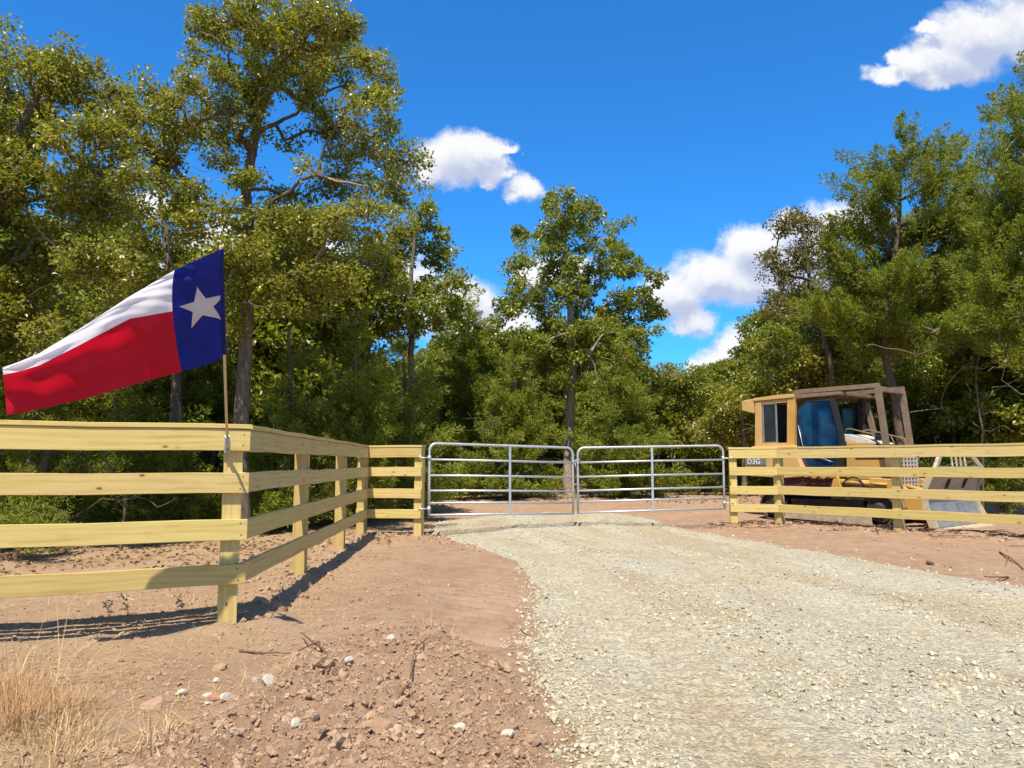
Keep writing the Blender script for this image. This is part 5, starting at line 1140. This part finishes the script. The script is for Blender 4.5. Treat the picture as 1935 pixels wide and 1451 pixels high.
    o = scatter('dirt_clods', 'clod', (lump, F2), np.stack([x, y, surf_z(x, y)], 1), s, .8, rng, .42, False); tag(o, 'crumbled lumps of turned brown earth along the fences and verge', 'dirt clods', kind='stuff')
    # bits of straw and dead grass lying about
    n = 22000; x, y = fan_points(rng, n, 2.7, 10, -.85, .25, 1.3); m = np.where(x < -1.1 - .1 * (y - 4), 1.0, .12) * np.clip(.55 + 1.2 * fbm(x * 1.5, y * 1.5, 3), .08, 1); k = (rng.uniform(0, 1, n) < m) & (road_sd(x, y) < -.05); x, y = x[k], y[k]; n = len(x)
    V, F = ribbons(rng, x, y, surf_z(x, y) + .006, rng.uniform(.03, .16, n), rng.uniform(.0018, .004, n), rng.uniform(1.25, 1.6, n), rng.uniform(0, 6.28, n), rng.normal(0, .25, n))
    tag(link('straw_litter', np_mesh('straw_litter', V, F), MAT['straw']), 'pale straw and dead grass strewn over the bare earth', 'straw', kind='stuff')
    # dead leaves under the wood
    n = 22000; x, y = fan_points(rng, n, 7, 33, -.85, .8, 1.2); front = np.where(x < -2.6, y > 8.5 + .3 * (x + 2.6), y > 19) & (road_sd(x, y) < -.1); k = front & (fbm(x * .9, y * .9, 3) > -.25); x, y = x[k], y[k]; n = len(x)
    V, F = leaf_quads(rng, np.stack([x, y, surf_z(x, y) + .012], 1), np.stack([rng.normal(size=n), rng.normal(size=n), rng.normal(0, .2, n)], 1), .09, .05)
    tag(link('leaf_litter', np_mesh('leaf_litter', V, F), MAT['litter']), 'dead brown leaves covering the ground beneath the trees', 'leaf litter', kind='stuff')
    # dry grass
    def tuft(name, x, y, r, n, hmax, label, seed, mat='grass', lean=.5):
        rg = np.random.default_rng(seed); a = rg.uniform(0, 6.28, n); q = r * rg.uniform(0, 1, n) ** .6; X = x + q * np.cos(a); Yq = y + q * np.sin(a); az = a + rg.normal(0, .8, n); ln = hmax * rg.uniform(.35, 1, n)
        V, F = ribbons(rg, X, Yq, surf_z(X, Yq) - .01, ln, rg.uniform(.002, .0048, n), np.abs(rg.normal(0, lean * .55, n)) + .05, az, rg.normal(.45, .5, n), 5)
        return tag(link(name, np_mesh(name, V, F), MAT[mat]), label, 'grass')
    g = on_ground(40, 1365); tuft('grass_tuft', g.x, g.y, .29, 850, .21, 'big rusty tuft of dry grass growing on the verge below the fence', 1, lean=.8)
    g = on_ground(-60, 1330); tuft('grass_tuft', g.x, g.y, .32, 650, .25, 'dry grass tuft cut off by the picture border beside the rusty tuft', 2, lean=.7)
    g = on_ground(120, 1395); tuft('grass_tuft', g.x, g.y, .18, 240, .17, 'small straw coloured tuft in front of the rusty tuft', 3, 'straw', .9)
    g = on_ground(40, 1300); tuft('grass_tuft', g.x, g.y, .34, 46, .5, 'thin tall dry stems standing behind the rusty tuft', 4, 'straw', .3)
    g = on_ground(290, 1440); tuft('grass_tuft', g.x, g.y, .12, 90, .24, 'flattened straw tuft among the nearest clods', 5, 'straw', 1.6)
    g = on_ground(120, 1440); tuft('grass_tuft', g.x, g.y, .2, 160, .2, 'flattened straw tuft at the very front of the verge', 6, 'straw', 1.6)
    g = on_ground(835, 1218); tuft('grass_tuft', g.x, g.y, .13, 110, .2, 'flattened straw tuft on the smooth dirt beside the drive', 7, 'straw', 1.7)
    g = on_ground(985, 1222); tuft('grass_tuft', g.x, g.y, .06, 60, .12, 'tiny straw tuft at the very edge of the gravel', 8, 'straw', 1.4)
    for i, (px, py, lab) in enumerate([(205, 1170, 'withered weed sprig behind the shadow of the front fence'), (340, 1160, 'withered weed sprig nearest the corner post'), (240, 1165, 'small withered weed sprig beside another behind the front fence'), (735, 1035, 'weed sprig below the short fence return'), (715, 1028, 'weed sprig below the third fence post')]):
        g = on_ground(px, py); rg = np.random.default_rng(300 + i); n = 22; t = rg.uniform(.2, 1, n); c = np.stack([g.x + rg.normal(0, .04, n) * t, g.y + rg.normal(0, .04, n), g.z + .02 + t * .15], 1)
        V, F = leaf_quads(rg, c, np.stack([rg.normal(size=n), rg.normal(size=n), rg.normal(.2, .5, n)], 1), .055, .016); Vb, Fb = ribbons(rg, np.full(6, g.x), np.full(6, g.y), np.full(6, g.z - .02), rg.uniform(.1, .19, 6), np.full(6, .004), np.abs(rg.normal(0, .3, 6)), rg.uniform(0, 6.28, 6), rg.normal(.2, .2, 6))
        tag(link('weed', np_mesh('weed', np.concatenate([V, Vb]), np.concatenate([F, Fb + len(V)])), MAT['weed'] if i > 2 else MAT['straw']), lab, 'weed')
    # single stones one can point to
    for i, (px, py, s, lab, mt) in enumerate([(505, 1325, .036, 'tall white stone standing among the brown clods', 'cobble'), (425, 1347, .030, 'oval white stone beside the red stone', 'cobble'), (394, 1346, .026, 'round white stone in front of the white stone cluster', 'cobble'), (407, 1327, .034, 'square red stone among white ones', 'redstone'), (555, 1425, .036, 'white stone nearest the camera on the dirt verge', 'cobble'),
        (737, 1254, .030, 'oval white stone alone on smooth dirt beyond the twigs', 'cobble'), (659, 1293, .026, 'angular white stone next to a dark clod', 'cobble'), (682, 1310, .026, 'flat white stone just behind the forked twig', 'cobble'), (408, 1288, .026, 'white stone at the back of the white stone cluster', 'cobble'), (392, 1318, .028, 'bright white stone touching the red stone', 'cobble'), (482, 1291, .024, 'small pointed white stone behind the tall white stone', 'cobble'), (340, 1315, .034, 'pale stone at the straw end of the white stone cluster', 'cobble'),
        (959, 1424, .030, 'narrow white stone close to the gravel edge', 'cobble'), (868, 1442, .026, 'pale flat stone at the bottom of the dirt verge', 'cobble'), (700, 1262, .045, 'large brown clod resting on the smooth dirt', 'clod'), (484, 1176, .042, 'large round clod at the foot of the corner post', 'clod'), (413, 1266, .045, 'large clod behind the white stone cluster', 'clod'), (290, 1340, .06, 'broad brown clod at the edge of the straw', 'clod')]):
        g = on_ground(px, py); W = rough(rng, V2, .015 if mt != 'clod' else .07, 6 if mt != 'clod' else 9) * np.array([1.15, .85, .8 if i else 1.25]) * s; a = rng.uniform(0, 3.14); c, sn = math.cos(a), math.sin(a); W = W @ np.array([[c, -sn, 0], [sn, c, 0], [0, 0, 1]]).T
        z = float(surf_z([g.x], [g.y])[0]); o = bpy.data.objects.new('stone' if mt != 'clod' else 'dirt_clod', np_mesh('stone', W, F2, False)); COL.objects.link(o); o.data.materials.append(MAT[mt]); o.location = (g.x, g.y, z + s * (.12 if mt == 'clod' else .35 if i else .7)); tag(o, lab, 'stone' if mt != 'clod' else 'clod')
    # sticks
    def stick(pts, r, lab, forks=()):
        bm = bmesh.new()
        def pl(L_, r):
            P = []
            for q in L_:
                g = on_ground(q[0], q[1]); P.append(Vector((g.x, g.y, float(surf_z([g.x], [g.y])[0]) + r + (q[2] if len(q) > 2 else 0))))
            F_ = []
            for a, b in zip(P[:-1], P[1:]):
                for k in range(4): F_.append(a.lerp(b, k / 4) + Vector((random.gauss(0, .004), random.gauss(0, .004), random.gauss(0, .002))))
            F_.append(P[-1]); add_tube(bm, F_, [r * (1 - .6 * k / len(F_)) for k in range(len(F_))], 6)
        pl(pts, r)
        for f in forks: pl(f, r * .6)
        tag(link('stick', bm_mesh('stick', bm, True), MAT['stick']), lab, 'stick')
    stick([(640, 1322, .0), (610, 1275, .03), (583, 1238, .05), (568, 1205, .03)], .009, 'forked dark stick lying over the clods between white stones', [[(600, 1262, .04), (560, 1250, .01)], [(625, 1300, .02), (595, 1330, .0)]])
    stick([(452, 1229), (500, 1236, .01), (548, 1240)], .008, 'straight dark stick lying level behind the forked stick')
    stick([(597, 1246), (640, 1244, .01), (665, 1247)], .006, 'short dark stick crossing just right of the forked stick')
    stick([(750, 1378), (775, 1335, .03), (782, 1300, .05), (808, 1265, .03)], .0065, 'curved dark twig arching over the clods toward the drive', [[(765, 1350, .02), (760, 1378, 0)], [(757, 1368, 0), (728, 1362, 0)]])
    stick([(1000, 1202), (985, 1195), (960, 1180)], .004, 'thin twig on the tyre marked dirt'); 
    stick([(1890, 1047), (1915, 1062, .02), (1934, 1078)], .012, 'dark branch lying on the dirt near the far gravel edge', [[(1905, 1055, .01), (1900, 1072, 0)]])
    stick([(1905, 1092), (1893, 1098, .03), (1880, 1108)], .012, 'short thick branch at the far gravel edge', [[(1893, 1098, .03), (1860, 1090, 0)]])
    stick([(1752, 1070), (1765, 1072)], .028, 'stubby piece of wood on the far gravel edge')
    for i, (a, b_, lab) in enumerate([((1648, 1000), (1660, 1012), 'dark broken stick at the foot of the middle right post'), ((1500, 988), (1560, 1000), 'long stick lying under the boards before the bulldozer track'), ((1560, 1000), (1640, 998), 'stick lying on the dirt mound before the bulldozer track'), ((1740, 1008), (1800, 1010), 'stick lying just before the bulldozer blade'), ((1800, 1012), (1900, 1020), 'long stick in the line of brush beyond the blade'), ((1860, 1008), (1934, 1018), 'stick on the brush pile at the border'), ((1400, 1000), (1430, 985), 'stick beside the first post of the right fence')]):
        m = ((a[0] + b_[0]) / 2, (a[1] + b_[1]) / 2 - 3, .04); stick([(*a, .02), m, (*b_, .01)], .013, lab)
    # fine twigs tangled along the right fence
    n = 420; A = np.array(FR); j = rng.integers(0, 4, n); t = rng.uniform(0, 1, n); c = A[j] + (A[j + 1] - A[j]) * t[:, None]; nx = np.array([.766, .643]); off = rng.normal(.35, .35, n); x = c[:, 0] + nx[0] * off; y = c[:, 1] + nx[1] * off
    segs = []
    z = surf_z(x, y)
    for k in range(n):
        a = rng.uniform(0, 6.28); l = rng.uniform(.12, .5); P = np.array([[x[k] + math.cos(a) * l * q + rng.normal(0, .012), y[k] + math.sin(a) * l * q + rng.normal(0, .012), z[k] + .012 + .05 * rng.uniform(0, 1) * q] for q in np.linspace(0, 1, 4)]); segs.append((P, np.array([.006, .005, .004, .002]), 4))
    tag(link('brush_twigs', tubes(segs, 'brush_twigs'), MAT['stick']), 'fine broken twigs tangled along the dirt mound under the fence', 'twigs', kind='stuff')
scatter_all()
